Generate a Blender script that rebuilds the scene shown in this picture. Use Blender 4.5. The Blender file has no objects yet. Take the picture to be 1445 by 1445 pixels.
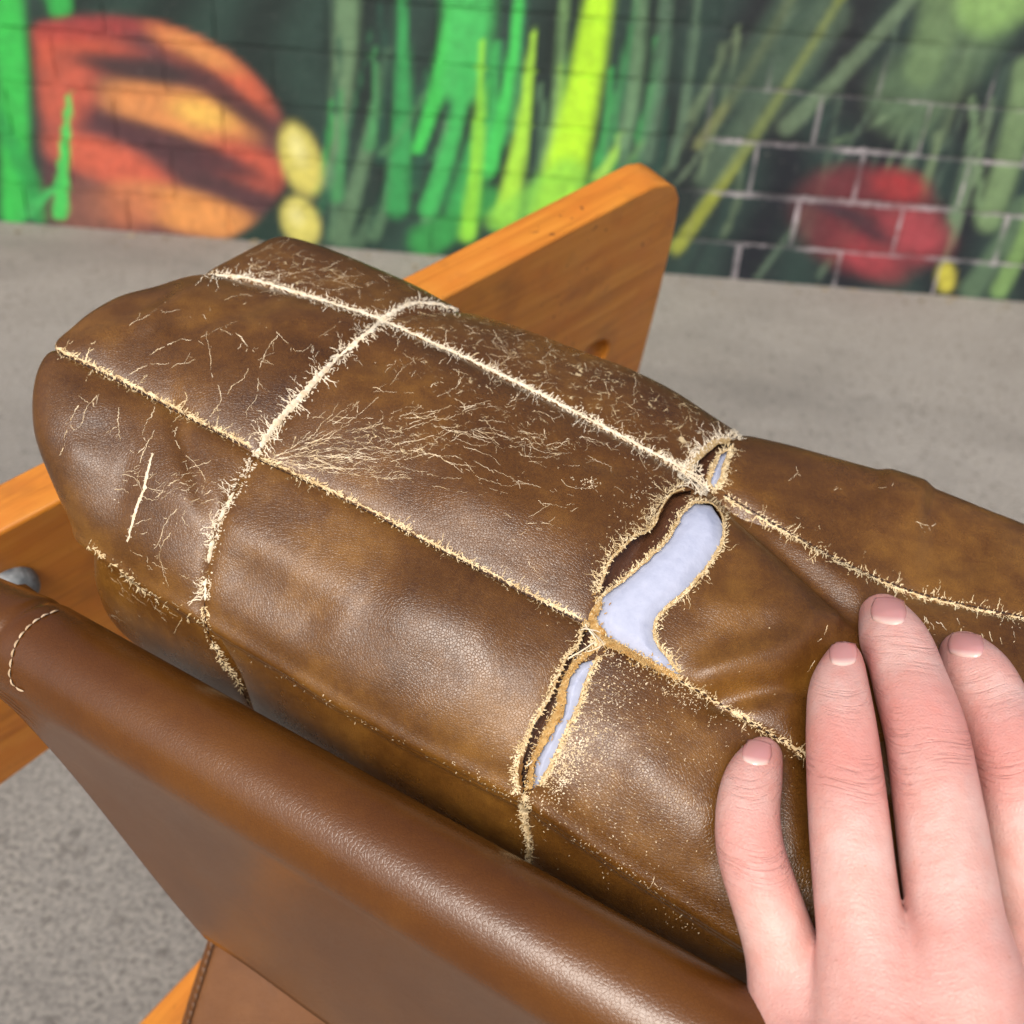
import bpy, bmesh, math, random
import numpy as np
from mathutils import Vector, Matrix
from mathutils.bvhtree import BVHTree

random.seed(7)
rng = np.random.default_rng(11)
scene = bpy.context.scene
col = scene.collection
R = math.radians

# ------------------------------------------------------------------ camera
H_CAM, PITCH, ROLL, F = 0.66, R(30.0), R(4.6), 1418.0      # F: focal length in photo pixels (1445 wide)
X = np.array((1.0, 0, 0)); FW = np.array((0, math.cos(PITCH), -math.sin(PITCH)))
U0 = np.array((0, math.sin(PITCH), math.cos(PITCH)))
RT = math.cos(ROLL) * X + math.sin(ROLL) * U0
UP = -math.sin(ROLL) * X + math.cos(ROLL) * U0
CAM = np.array((0, 0, H_CAM))
cd = bpy.data.cameras.new('camera'); cam = bpy.data.objects.new('camera', cd); col.objects.link(cam)
cam.matrix_world = Matrix(((RT[0], UP[0], -FW[0], CAM[0]), (RT[1], UP[1], -FW[1], CAM[1]),
                           (RT[2], UP[2], -FW[2], CAM[2]), (0, 0, 0, 1)))
cd.sensor_width = 36; cd.sensor_height = 36; cd.lens = 36 * F / 1445
cd.clip_start = 0.01; cd.clip_end = 200
cd.dof.use_dof = True; cd.dof.focus_distance = 0.252; cd.dof.aperture_fstop = 16
scene.camera = cam

# ------------------------------------------------------------------ light
w = bpy.data.worlds.new('World'); scene.world = w; w.use_nodes = True
nt = w.node_tree; nt.nodes.clear()
sky = nt.nodes.new('ShaderNodeTexSky'); sky.sky_type = 'NISHITA'; sky.sun_disc = False
SUN_EL, SUN_AZ = R(42), R(200)        # azimuth clockwise from +Y: behind the camera, slightly left
sky.sun_elevation = SUN_EL; sky.sun_rotation = SUN_AZ
sky.air_density = 0.8; sky.dust_density = 6.0; sky.ozone_density = 0.6
bg = nt.nodes.new('ShaderNodeBackground'); bg.inputs[1].default_value = 0.11
out = nt.nodes.new('ShaderNodeOutputWorld')
nt.links.new(sky.outputs[0], bg.inputs[0]); nt.links.new(bg.outputs[0], out.inputs[0])
sd = bpy.data.lights.new('sun', 'SUN'); sd.energy = 1.5; sd.angle = R(28); sd.color = (1.0, 0.96, 0.91)
sun = bpy.data.objects.new('sun', sd); col.objects.link(sun)
sdir = Vector((math.sin(SUN_AZ) * math.cos(SUN_EL), math.cos(SUN_AZ) * math.cos(SUN_EL), math.sin(SUN_EL)))
sun.rotation_euler = sdir.to_track_quat('Z', 'Y').to_euler()
vs = scene.view_settings
vs.view_transform = 'Standard'; vs.look = 'None'; vs.gamma = 1; vs.use_curve_mapping = False; vs.exposure = 0.5

# ------------------------------------------------------------------ helpers
def P(px, py, d):
    """photo pixel + distance along the optical axis (m) -> world point"""
    px = np.asarray(px, float)[..., None]; py = np.asarray(py, float)[..., None]; d = np.asarray(d, float)[..., None]
    return CAM + d * (FW + (px - 722.5) / F * RT - (py - 722.5) / F * UP)
def proj(p):
    v = np.asarray(p, float) - CAM; d = v @ FW
    return 722.5 + F * (v @ RT) / d, 722.5 - F * (v @ UP) / d, d
def ray(px, py):
    return FW + (px - 722.5) / F * RT - (py - 722.5) / F * UP

def mesh_obj(name, verts, faces, mat, parent=None, smooth=True, origin=None, kind=None):
    o3 = np.zeros(3) if origin is None else np.asarray(origin, float)
    if parent is not None: o3 = np.array(parent['_o']) if '_o' in parent.keys() else np.zeros(3)
    me = bpy.data.meshes.new(name)
    v = np.asarray(verts, float) - o3
    if isinstance(faces, np.ndarray) and faces.ndim == 2:
        n, k = faces.shape
        me.vertices.add(len(v)); me.vertices.foreach_set('co', v.astype(np.float32).ravel())
        me.loops.add(n * k); me.loops.foreach_set('vertex_index', faces.astype(np.int32).ravel())
        me.polygons.add(n); me.polygons.foreach_set('loop_start', np.arange(0, n * k, k, dtype=np.int32))
        me.polygons.foreach_set('loop_total', np.full(n, k, dtype=np.int32))
        me.update(calc_edges=True); me.validate()
    else:
        me.from_pydata([tuple(q) for q in v], [], [tuple(int(i) for i in f) for f in faces]); me.update()
    if smooth: me.polygons.foreach_set('use_smooth', np.ones(len(me.polygons), bool))
    me.materials.append(mat)
    o = bpy.data.objects.new(name, me); col.objects.link(o)
    if parent is not None: o.parent = parent
    else: o.location = tuple(o3)
    if kind: o['kind'] = kind
    return o
def thing(name, label, cat, loc, group=None):
    o = bpy.data.objects.new(name, None); col.objects.link(o); o.location = tuple(loc)
    o['label'] = label; o['category'] = cat; o['_o'] = [float(t) for t in loc]
    o.empty_display_size = 0.01
    if group: o['group'] = group
    return o
def attr(o, name, vals):
    a = o.data.attributes.new(name, 'FLOAT', 'POINT'); a.data.foreach_set('value', np.asarray(vals, np.float32))
def cattr(o, name, vals):
    a = o.data.attributes.new(name, 'FLOAT_COLOR', 'POINT')
    v = np.ones((len(vals), 4), np.float32); v[:, :3] = vals; a.data.foreach_set('color', v.ravel())

def srgb(r, g, b):
    f = lambda c: (c / 255 / 12.92) if c / 255 <= 0.04045 else ((c / 255 + 0.055) / 1.055) ** 2.4
    return (f(r), f(g), f(b), 1)

class Mat:
    def __init__(s, name, rough=0.5, spec=0.5):
        s.m = bpy.data.materials.new(name); s.m.use_nodes = True
        s.nt = s.m.node_tree; s.b = s.nt.nodes['Principled BSDF']
        s.b.inputs['Roughness'].default_value = rough
        s.b.inputs['Specular IOR Level'].default_value = spec
        s.tc = s.nt.nodes.new('ShaderNodeTexCoord').outputs['Object']
    def link(s, a, b): s.nt.links.new(a, b)
    def val(s, sock, v):
        if hasattr(v, 'links'): s.link(v, sock)
        else: sock.default_value = v
    def mapping(s, scale=(1, 1, 1), rot=(0, 0, 0), vec=None):
        n = s.nt.nodes.new('ShaderNodeMapping'); n.inputs['Scale'].default_value = scale; n.inputs['Rotation'].default_value = rot
        s.link(vec or s.tc, n.inputs[0]); return n.outputs[0]
    def noise(s, scale, detail=4, rough=0.55, vec=None, dist=0):
        n = s.nt.nodes.new('ShaderNodeTexNoise'); n.inputs['Scale'].default_value = scale; n.inputs['Detail'].default_value = detail
        n.inputs['Roughness'].default_value = rough; n.inputs['Distortion'].default_value = dist
        s.link(vec or s.tc, n.inputs['Vector']); return n.outputs['Fac']
    def voro(s, scale, feature='F1', vec=None, out='Distance'):
        n = s.nt.nodes.new('ShaderNodeTexVoronoi'); n.feature = feature; n.inputs['Scale'].default_value = scale
        s.link(vec or s.tc, n.inputs['Vector']); return n.outputs[out]
    def ramp(s, fac, stops):
        n = s.nt.nodes.new('ShaderNodeValToRGB'); e = n.color_ramp.elements
        while len(e) < len(stops): e.new(0.5)
        for i, (p, c) in enumerate(stops):
            e[i].position = p; e[i].color = c if hasattr(c, '__len__') else (c, c, c, 1)
        s.link(fac, n.inputs[0]); return n.outputs[0]
    def mix(s, f, a, b, mode='MIX'):
        n = s.nt.nodes.new('ShaderNodeMix'); n.data_type = 'RGBA'; n.blend_type = mode
        s.val(n.inputs[0], f); s.val(n.inputs[6], a); s.val(n.inputs[7], b); return n.outputs[2]
    def math(s, op, a, b=0.0):
        n = s.nt.nodes.new('ShaderNodeMath'); n.operation = op; s.val(n.inputs[0], a); s.val(n.inputs[1], b); return n.outputs[0]
    def attr(s, name, out='Fac'):
        n = s.nt.nodes.new('ShaderNodeAttribute'); n.attribute_name = name; return n.outputs[out]
    def bump(s, h, strength, dist, prev=None):
        n = s.nt.nodes.new('ShaderNodeBump'); n.inputs['Strength'].default_value = strength; n.inputs['Distance'].default_value = dist
        s.link(h, n.inputs['Height'])
        if prev: s.link(prev, n.inputs['Normal'])
        return n.outputs[0]
    def color(s, c): s.val(s.b.inputs['Base Color'], c)
    def rough(s, c): s.val(s.b.inputs['Roughness'], c)
    def normal(s, n): s.link(n, s.b.inputs['Normal'])

# ------------------------------------------------------------------ materials
def leather(name, dark, mid, light, rough=(0.34, 0.5), grain=0.35, blotch=26, dots=True, gs=1400, worn=False):
    m = Mat(name, 0.4, 0.52)
    n1 = m.noise(blotch, 5, 0.6); n2 = m.noise(blotch * 7, 4, 0.65)
    f = m.math('ADD', m.math('MULTIPLY', n1, 0.75), m.math('MULTIPLY', n2, 0.25))
    if worn:
        oi = m.nt.nodes.new('ShaderNodeObjectInfo')
        f = m.math('ADD', f, m.math('MULTIPLY', m.math('SUBTRACT', oi.outputs['Random'], 0.5), 0.07))
    c = m.ramp(f, [(0.33, dark), (0.5, mid), (0.68, light)])
    fine = m.noise(1100, 3, 0.7)
    c = m.mix(m.ramp(fine, [(0.42, 0.0), (0.8, 0.3)]), c, light)
    v = m.voro(gs, 'DISTANCE_TO_EDGE')
    pore = m.ramp(v, [(0.0, 0.0), (0.16, 1.0)])
    c = m.mix(m.math('MULTIPLY', m.math('SUBTRACT', 1.0, pore), 0.22), c, dark)
    if dots:      # finish rubbed through in tiny spots
        d = m.noise(1500, 2, 0.6); a = m.noise(40, 3, 0.6)
        dd = m.math('MULTIPLY', m.ramp(d, [(0.70, 0.0), (0.76, 1.0)]), m.ramp(a, [(0.5, 0.0), (0.68, 0.6)]))
        c = m.mix(dd, c, (0.42, 0.27, 0.10, 1))
    b = None
    if worn:      # craquelure: finish split along a warped net of lines where the hide was flexed most
        suv = m.attr('suv', 'Vector'); wear = m.attr('wear')
        wn_ = m.nt.nodes.new('ShaderNodeTexNoise'); wn_.inputs['Scale'].default_value = 260; wn_.inputs['Detail'].default_value = 4; m.link(suv, wn_.inputs['Vector'])
        vm = m.nt.nodes.new('ShaderNodeVectorMath'); vm.operation = 'MULTIPLY_ADD'; m.link(wn_.outputs['Color'], vm.inputs[0]); vm.inputs[1].default_value = (.0045, .0045, 0); m.link(suv, vm.inputs[2])
        tot = None
        for sc, th, br in (((95, 380, 1), .013, 60), ((250, 460, 1), .014, 110)):
            e = m.voro(1.0, 'DISTANCE_TO_EDGE', m.mapping(sc, vec=vm.outputs[0]))
            ln = m.ramp(e, [(th * .5, 1.0), (th * 1.6, 0.0)])
            brk = m.noise(br * 4, 3, 0.6, vec=suv)
            msk = m.math('ADD', m.math('MULTIPLY', wear, 0.55), m.math('SUBTRACT', brk, 0.60))
            msk = m.ramp(msk, [(0.19, 0.0), (0.27, 1.0)])
            t = m.math('MULTIPLY', ln, msk); tot = t if tot is None else m.math('MAXIMUM', tot, t)
        c = m.mix(tot, c, (0.60, 0.47, 0.27, 1)); b = tot
    m.color(c)
    m.rough(m.ramp(m.noise(60, 4, 0.6), [(0.3, rough[0]), (0.7, rough[1])]))
    wr = m.noise(230, 4, 0.6, m.mapping((1, 1.7, 1), (0.3, 0.2, 0.5)))
    hs = m.math('MULTIPLY', wr, .00018 * grain / .3)
    hs = m.math('ADD', hs, m.math('MULTIPLY', pore, .00005 * grain / .3))
    hs = m.math('ADD', hs, m.math('MULTIPLY', fine, .00003))
    if b is not None: hs = m.math('ADD', hs, m.math('MULTIPLY', b, .00008))
    b = m.bump(hs, 1.0, 1.0)
    m.normal(b)
    return m.m
M_LEATHER = leather('worn_leather', (0.048, 0.0168, 0.0030, 1), (0.100, 0.0400, 0.0068, 1), (0.205, 0.094, 0.0155, 1), (0.24, 0.35), 0.17, worn=True)
M_SLING = leather('sling_leather', (0.070, 0.0230, 0.0036, 1), (0.092, 0.0310, 0.0045, 1), (0.125, 0.046, 0.006, 1), (0.21, 0.27), 0.11, 14, False, 1000)
M_LOWER = leather('lower_leather', (0.10, 0.040, 0.014, 1), (0.14, 0.058, 0.02, 1), (0.18, 0.078, 0.028, 1), (0.35, 0.42), 0.25, 14, False, 900)
M_INNER = leather('inner_leather', (0.05, 0.018, 0.008, 1), (0.085, 0.034, 0.015, 1), (0.12, 0.05, 0.022, 1), (0.35, 0.45), 0.3, 60, False)

def simple(name, c0, c1, scale, rough=0.9, bumpd=0.0, bs=1.0, spec=0.3, detail=4):
    m = Mat(name, rough, spec)
    n = m.noise(scale, detail, 0.6)
    m.color(m.ramp(n, [(0.32, c0), (0.68, c1)]))
    if bumpd: m.normal(m.bump(m.noise(scale * 2, 4, 0.6), bs, bumpd))
    return m.m
M_FIBRE = simple('frayed_fibre', (0.52, 0.38, 0.19, 1), (0.78, 0.66, 0.43, 1), 400, 0.95)
M_FIBRE_W = simple('pale_frayed_fibre', (0.60, 0.49, 0.33, 1), (0.80, 0.73, 0.58, 1), 500, 0.95)
M_CRACK = simple('finish_crack', (0.50, 0.37, 0.20, 1), (0.80, 0.70, 0.52, 1), 350, 0.9)
M_SUEDE = simple('raw_suede_edge', (0.36, 0.19, 0.05, 1), (0.58, 0.39, 0.16, 1), 700, 0.95, 0.0006, 1.0)
M_RAW = simple('raw_hide_edge', (0.40, 0.26, 0.10, 1), (0.62, 0.47, 0.26, 1), 900, 0.95, 0.0006, 1.0)
M_STITCH = simple('dark_stitching', (0.018, 0.008, 0.004, 1), (0.05, 0.022, 0.01, 1), 700, 0.7)
M_FOAM = simple('white_foam', (0.375, 0.415, 0.545, 1), (0.43, 0.47, 0.60, 1), 420, 0.95, 0.0003, 0.35)
M_STEEL = simple('galvanised_bolt', (0.10, 0.12, 0.14, 1), (0.26, 0.29, 0.31, 1), 300, 0.55, 0.0005, 0.6, 0.5)

def wood():
    m = Mat('varnished_pine', 0.38, 0.5)
    # grain runs along the board axis; the board's own axis is handed over by 'grain' attributes
    g = m.attr('grain', 'Vector')
    mp = m.mapping((4, 55, 55), vec=g)
    n = m.noise(2.2, 6, 0.65, mp, 0.7); n2 = m.noise(5, 3, 0.6, m.mapping((7, 12, 12), vec=g), 0.5)
    c = m.ramp(n, [(0.3, (0.36, 0.125, 0.012, 1)), (0.5, (0.52, 0.195, 0.020, 1)), (0.72, (0.60, 0.255, 0.036, 1))])
    c = m.mix(m.ramp(n2, [(0.35, 0.0), (0.7, 0.5)]), c, (0.48, 0.135, 0.013, 1))
    sp = m.noise(260, 2, 0.5); blo = m.noise(22, 4, 0.6)
    c = m.mix(m.math('MULTIPLY', m.ramp(sp, [(0.66, 0.0), (0.72, 0.8)]), m.ramp(blo, [(0.45, 0.0), (0.6, 1.0)])), c, (0.09, 0.03, 0.008, 1))
    c = m.mix(m.ramp(m.noise(30, 3, 0.6), [(0.55, 0.0), (0.75, 0.5)]), c, (0.17, 0.055, 0.012, 1))
    m.color(c); m.rough(m.ramp(m.noise(50, 4), [(0.3, 0.3), (0.7, 0.45)]))
    m.normal(m.bump(n, 0.25, 0.0006)); return m.m
M_WOOD = wood()

def concrete():
    m = Mat('concrete_paving', 0.9, 0.2)
    base = m.ramp(m.noise(2.2, 6, 0.62), [(0.3, (0.255, 0.238, 0.212, 1)), (0.7, (0.34, 0.322, 0.293, 1))])
    agg = m.voro(75, 'F1', out='Color'); sep = m.nt.nodes.new('ShaderNodeSeparateColor'); m.link(agg, sep.inputs[0])
    dist = m.voro(75)
    peb = m.math('MULTIPLY', m.ramp(dist, [(0.30, 1.0), (0.48, 0.0)]), m.ramp(sep.outputs[0], [(0.72, 0.0), (0.78, 0.65)]))
    c = m.mix(peb, base, (0.115, 0.105, 0.095, 1))
    pal = m.math('MULTIPLY', m.ramp(dist, [(0.25, 1.0), (0.45, 0.0)]), m.ramp(sep.outputs[1], [(0.74, 0.0), (0.8, 0.6)]))
    c = m.mix(pal, c, (0.40, 0.375, 0.33, 1))
    sand = m.noise(210, 5, 0.75)
    c = m.mix(m.ramp(sand, [(0.36, 0.9), (0.5, 0.0)]), c, (0.10, 0.09, 0.075, 1))
    c = m.mix(m.ramp(sand, [(0.52, 0.0), (0.64, 0.8)]), c, (0.46, 0.42, 0.355, 1))
    st = m.noise(1.1, 5, 0.6, m.mapping((1.6, 2.2, 1), (0, 0, 0.6)))
    c = m.mix(m.ramp(st, [(0.48, 0.0), (0.66, 0.45)]), c, (0.15, 0.142, 0.13, 1))
    m.color(c); m.normal(m.bump(sand, 0.5, 0.002, m.bump(m.noise(60, 4), 0.5, 0.003))); return m.m
M_CONC = concrete()

def mural():
    m = Mat('painted_masonry', 0.75, 0.15)
    c = m.attr('paint', 'Color')
    c = m.mix(m.ramp(m.noise(35, 5, 0.7), [(0.3, 0.32), (0.62, 0.0)]), c, (0.02, 0.03, 0.028, 1))
    c = m.mix(m.ramp(m.noise(120, 3, 0.6), [(0.64, 0.0), (0.78, 0.2)]), c, (0.35, 0.36, 0.34, 1))
    m.color(c); m.normal(m.bump(m.noise(140, 5, 0.7), 0.6, 0.004)); return m.m
M_MURAL = mural()

def skin():
    m = Mat('skin', 0.42, 0.4)
    red = m.attr('red'); cre = m.attr('crease'); al = m.attr('along', 'Vector')
    n1 = m.noise(70, 4, 0.6); n2 = m.noise(320, 4, 0.65)
    c = m.ramp(n1, [(0.3, (0.60, 0.385, 0.345, 1)), (0.7, (0.67, 0.455, 0.415, 1))])
    c = m.mix(m.ramp(n2, [(0.4, 0.0), (0.75, 0.35)]), c, (0.52, 0.25, 0.21, 1))
    mot = m.noise(150, 3, 0.6)
    c = m.mix(m.ramp(mot, [(0.42, 0.0), (0.7, 0.6)]), c, (0.62, 0.31, 0.26, 1))
    c = m.mix(red, c, (0.60, 0.215, 0.185, 1))
    fr = m.noise(420, 2, 0.5)
    c = m.mix(m.ramp(fr, [(0.735, 0.0), (0.76, 0.35)]), c, (0.42, 0.16, 0.10, 1))
    # transverse creases over the joints
    wv = m.noise(1.0, 3, 0.55, m.mapping((1300, 80, 80), vec=al))
    lines = m.ramp(wv, [(0.40, 0.0), (0.5, 1.0)])
    cc = m.math('MULTIPLY', cre, m.math('SUBTRACT', 1.0, lines))
    c = m.mix(m.math('MULTIPLY', cc, 0.24), c, (0.52, 0.22, 0.18, 1))
    m.color(c)
    hgt = m.math('SUBTRACT', 1.0, cc)
    hs = m.math('MULTIPLY', hgt, .00026)
    hs = m.math('ADD', hs, m.math('MULTIPLY', m.voro(1000, 'DISTANCE_TO_EDGE'), .00016))
    hs = m.math('ADD', hs, m.math('MULTIPLY', m.noise(1.0, 3, 0.6, m.mapping((800, 160, 160), vec=al)), .00020))
    b = m.bump(hs, 1.0, 1.0)
    m.normal(b)
    m.b.inputs['Subsurface Weight'].default_value = 0.15
    m.b.inputs['Subsurface Radius'].default_value = (1.0, 0.35, 0.2)
    m.b.inputs['Subsurface Scale'].default_value = 0.002
    return m.m
M_SKIN = skin()
def nailmat():
    m = Mat('nail', 0.16, 0.6)
    t = m.attr('nail_t')        # 0 cuticle .. 1 free edge
    c = m.ramp(t, [(0.0, (0.55, 0.27, 0.22, 1)), (0.06, (0.70, 0.49, 0.44, 1)), (0.14, (0.69, 0.46, 0.42, 1)), (0.28, (0.63, 0.31, 0.30, 1)), (0.84, (0.60, 0.29, 0.28, 1))])
    m.color(c); m.b.inputs['Subsurface Weight'].default_value = 0.15
    m.b.inputs['Subsurface Radius'].default_value = (1, 0.35, 0.2); m.b.inputs['Subsurface Scale'].default_value = 0.002
    m.normal(m.bump(m.noise(500, 2), 0.1, 0.0002)); return m.m
M_NAIL = nailmat()

# ------------------------------------------------------------------ ground
g = mesh_obj('concrete_ground', [(-60, -40, 0), (60, -40, 0), (60, 80, 0), (-60, 80, 0)], [(0, 1, 2, 3)], M_CONC, smooth=False)
g['kind'] = 'structure'

# ------------------------------------------------------------------ painted brick wall
# base line of the wall: the ground seen at photo (0,310) and (1445,427)
def ground_hit(px, py):
    r = ray(px, py); return CAM + r * (-CAM[2] / r[2])
g0, g1 = ground_hit(0, 312), ground_hit(1445, 426)
wd = g1 - g0; wd /= np.linalg.norm(wd); wn = np.array((wd[1], -wd[0], 0.0))        # wn faces the camera
wo = ground_hit(722, 369)
def wallpt(s, z, off=0.0): return wo + np.outer(np.atleast_1d(s), wd) + np.outer(np.atleast_1d(z), (0, 0, 1)) + off * wn

BLADES = [  # x0,y0 (base) x1,y1 (tip) base width, tip width, colour, strength
 (20, 300, 5, -20, 46, 60, (62, 190, 84), 1), (60, 300, -30, 120, 40, 20, (50, 160, 80), .8), (85, 300, 97, 135, 26, 8, (78, 205, 98), 1), (40, 300, 80, 262, 20, 10, (70, 180, 96), .9),
 (85, 10, 70, -30, 40, 60, (60, 185, 85), .9), (465, 255, 490, -20, 30, 44, (112, 146, 110), .85), (480, 335, 545, 70, 34, 12, (98, 132, 100), .85),
 (560, 290, 565, -20, 42, 14, (62, 160, 90), .95), (590, 210, 650, -20, 20, 44, (72, 205, 92), .95), (650, 120, 660, -30, 70, 90, (76, 190, 100), .95), (605, 295, 660, 90, 34, 22, (70, 185, 96), .95),
 (655, 290, 700, 60, 60, 12, (66, 175, 92), .9), (690, 240, 735, -20, 26, 14, (74, 205, 96), .95), (600, 340, 690, 280, 60, 40, (60, 160, 80), .8), (660, 330, 678, 58, 30, 9, (140, 215, 70), 1),
 (712, 310, 752, 45, 40, 9, (165, 222, 72), 1), (770, 240, 796, -10, 20, 14, (120, 160, 104), .8), (776, 235, 790, 90, 18, 10, (140, 190, 90), .85), (780, 300, 850, -30, 74, 44, (184, 240, 56), 1),
 (845, 250, 874, 190, 22, 10, (160, 215, 90), .9), (700, 310, 800, 250, 40, 70, (130, 205, 80), .7), (880, 200, 905, -20, 26, 20, (112, 150, 112), .7), (910, 220, 940, -20, 30, 22, (96, 128, 104), .7), (950, 230, 985, -20, 16, 12, (100, 128, 104), .7),
 (955, 350, 1190, -10, 24, 14, (150, 160, 66), .9), (985, 205, 1120, -10, 18, 20, (128, 136, 88), .7), (1000, 250, 1170, 20, 50, 70, (90, 112, 92), .6), (1110, 180, 1290, -10, 30, 24, (118, 142, 112), .65),
 (1050, 120, 1130, -20, 90, 60, (72, 94, 80), .7), (1280, 140, 1420, -20, 130, 110, (98, 124, 94), .7), (1180, 200, 1250, 165, 10, 12, (120, 146, 112), .6), (1395, 310, 1450, 100, 44, 50, (118, 146, 104), .9), (1380, 300, 1370, 140, 12, 8, (120, 150, 110), .8),
 (1345, 310, 1375, 150, 18, 10, (112, 140, 108), .8), (1410, 410, 1460, 280, 30, 26, (124, 160, 98), .9), (1370, 410, 1440, 290, 40, 30, (92, 118, 92), .8), (1300, 100, 1330, -20, 60, 80, (120, 150, 104), .6), (1390, 10, 1440, -20, 100, 90, (146, 190, 110), .7),
 (540, 215, 600, 130, 14, 10, (84, 140, 92), .6), (820, 320, 905, 200, 18, 12, (110, 160, 96), .5), (500, 345, 520, 300, 30, 10, (92, 126, 96), .6)]
rb_ = random.Random(5)
for _ in range(46):
    x = rb_.uniform(440, 930); y = rb_.uniform(180, 340); l = rb_.uniform(80, 260); le = rb_.uniform(-.02, .28)
    BLADES.insert(7, (x, y, x + l * le, y - l, rb_.uniform(8, 22), rb_.uniform(3, 8), rb_.choice([(58, 120, 84), (74, 150, 92), (100, 140, 104), (44, 84, 70), (36, 52, 50), (64, 170, 88)]), rb_.uniform(.4, .85)))
for _ in range(60):
    x = rb_.uniform(930, 1420); y = rb_.uniform(60, 400); l = rb_.uniform(80, 300); le = rb_.uniform(.15, .75) if x < 1300 else rb_.uniform(.1, .4)
    BLADES.insert(7, (x, y, x + l * le, y - l, rb_.uniform(6, 18), rb_.uniform(4, 12), rb_.choice([(84, 104, 92), (110, 134, 112), (128, 152, 120), (44, 50, 56), (34, 38, 44), (140, 164, 122)]), rb_.uniform(.25, .6)))
def sm(a, b, x):
    t = np.clip((x - a) / (b - a), 0, 1); return t * t * (3 - 2 * t)
def lin(c): return np.array(srgb(*c)[:3])
def ell(px, py, cx, cy, rx, ry, ang, soft=0.35):
    a = R(ang); dx, dy = px - cx, py - cy
    u = (dx * math.cos(a) + dy * math.sin(a)) / rx; v = (-dx * math.sin(a) + dy * math.cos(a)) / ry
    r = np.sqrt(u * u + v * v); return 1 - sm(1 - soft, 1 + soft * 0.4, r)
def paint(px, py):
    n = len(px); c = np.tile(lin((38, 50, 48)), (n, 1))
    def lay(mask, colr, k=1.0):
        nonlocal c
        mk = (mask * k)[:, None]; c = c * (1 - mk) + lin(colr) * mk
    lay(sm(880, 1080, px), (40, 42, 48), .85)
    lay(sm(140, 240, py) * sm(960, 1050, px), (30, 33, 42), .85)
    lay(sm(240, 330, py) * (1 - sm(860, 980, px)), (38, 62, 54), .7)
    lay(0.5 + 0.5 * np.sin(px * .045 + 1.3 * np.sin(py * .02)), (62, 92, 82), .4)
    for x0, y0, x1, y1, w0, w1, cc, k in BLADES:
        dx, dy = x1 - x0, y1 - y0; L2 = dx * dx + dy * dy
        t = ((px - x0) * dx + (py - y0) * dy) / L2; tc = np.clip(t, 0, 1)
        cx = x0 + tc * dx + 6 * np.sin(tc * 3.1); cy = y0 + tc * dy
        d = np.hypot(px - cx, py - cy); hw = (w0 + (w1 - w0) * tc) / 2
        lay((1 - sm(hw * .45, hw * 1.15, d)), cc, k)
    # orange lobed body on the left
    body = ell(px, py, 170, 190, 245, 168, 12, .06) * sm(38, 62, px - 0.06 * (py - 60)) * (1 - sm(338, 352, py - 0.06 * px))
    lay(body, (92, 58, 64))
    b = lambda *a: ell(px, py, *a) * body
    lay(b(60, 70, 150, 38, 4, .5), (196, 88, 66)); lay(b(120, 40, 120, 22, -4, .6), (170, 62, 60), .7)
    lay(b(300, 85, 130, 40, 38, .5), (206, 100, 70)); lay(b(280, 70, 80, 22, 25, .7), (220, 146, 84))
    lay(b(250, 160, 130, 44, 16, .4), (212, 140, 82)); lay(b(285, 160, 55, 24, 16, .8), (232, 184, 88))
    lay(b(90, 130, 52, 60, 0, .5), (192, 92, 72)); lay(b(350, 235, 80, 36, 24, .6), (200, 92, 70))
    lay(b(200, 98, 120, 20, 10, .6), (58, 46, 50), .95); lay(b(320, 135, 115, 20, 38, .6), (70, 44, 50), .9)
    lay(b(150, 228, 110, 34, 20, .5), (208, 100, 76)); lay(b(270, 300, 120, 34, 16, .5), (222, 150, 82)); lay(b(180, 290, 60, 40, 4, .6), (196, 118, 82), .8)
    lay(b(250, 208, 155, 24, 20, .5), (76, 46, 54), .95); lay(b(320, 265, 120, 17, 20, .6), (78, 50, 56), .9); lay(b(120, 300, 40, 60, 0, .6), (150, 100, 82), .6)
    c = c * (1 - .06 * body[:, None]) + .06 * body[:, None] * np.array((.30, .22, .20))
    for x0, y0, x1, y1, w0, w1, cc, k in [q for q in BLADES if q[:2] in ((85, 300), (40, 300))]:
        dx, dy = x1 - x0, y1 - y0; t = np.clip(((px - x0) * dx + (py - y0) * dy) / (dx * dx + dy * dy), 0, 1)
        d = np.hypot(px - x0 - t * dx, py - y0 - t * dy); hw = (w0 + (w1 - w0) * t) / 2
        lay(1 - sm(hw * .6, hw * 1.1, d), cc)
    lay(ell(px, py, 424, 225, 58, 30, 72, .3), (208, 200, 104)); lay(ell(px, py, 420, 210, 30, 14, 72, .8), (232, 228, 150))
    lay(ell(px, py, 424, 313, 40, 28, 65, .3), (206, 200, 106)); lay(ell(px, py, 418, 305, 20, 12, 65, .8), (228, 224, 146))
    # red body on the right
    r2 = ell(px, py, 1225, 312, 118, 82, 14, .25)
    lay(r2 * (1 - 0.5 * sm(1180, 1100, px)), (112, 52, 60), .9)
    lay(ell(px, py, 1270, 262, 46, 26, 10, .6), (158, 58, 62)); lay(ell(px, py, 1290, 330, 60, 38, 20, .6), (160, 70, 78), .9)
    lay(ell(px, py, 1225, 365, 60, 26, 30, .7), (160, 66, 74), .8); lay(ell(px, py, 1190, 300, 70, 12, 20, .8), (52, 46, 56), .8); lay(ell(px, py, 1235, 330, 40, 9, 24, .8), (62, 46, 56), .8)
    lay(ell(px, py, 1335, 392, 15, 24, 0, .4), (190, 184, 74))
    g_ = c.mean(1)[:, None]; c = c * .86 + .004
    return c

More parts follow.
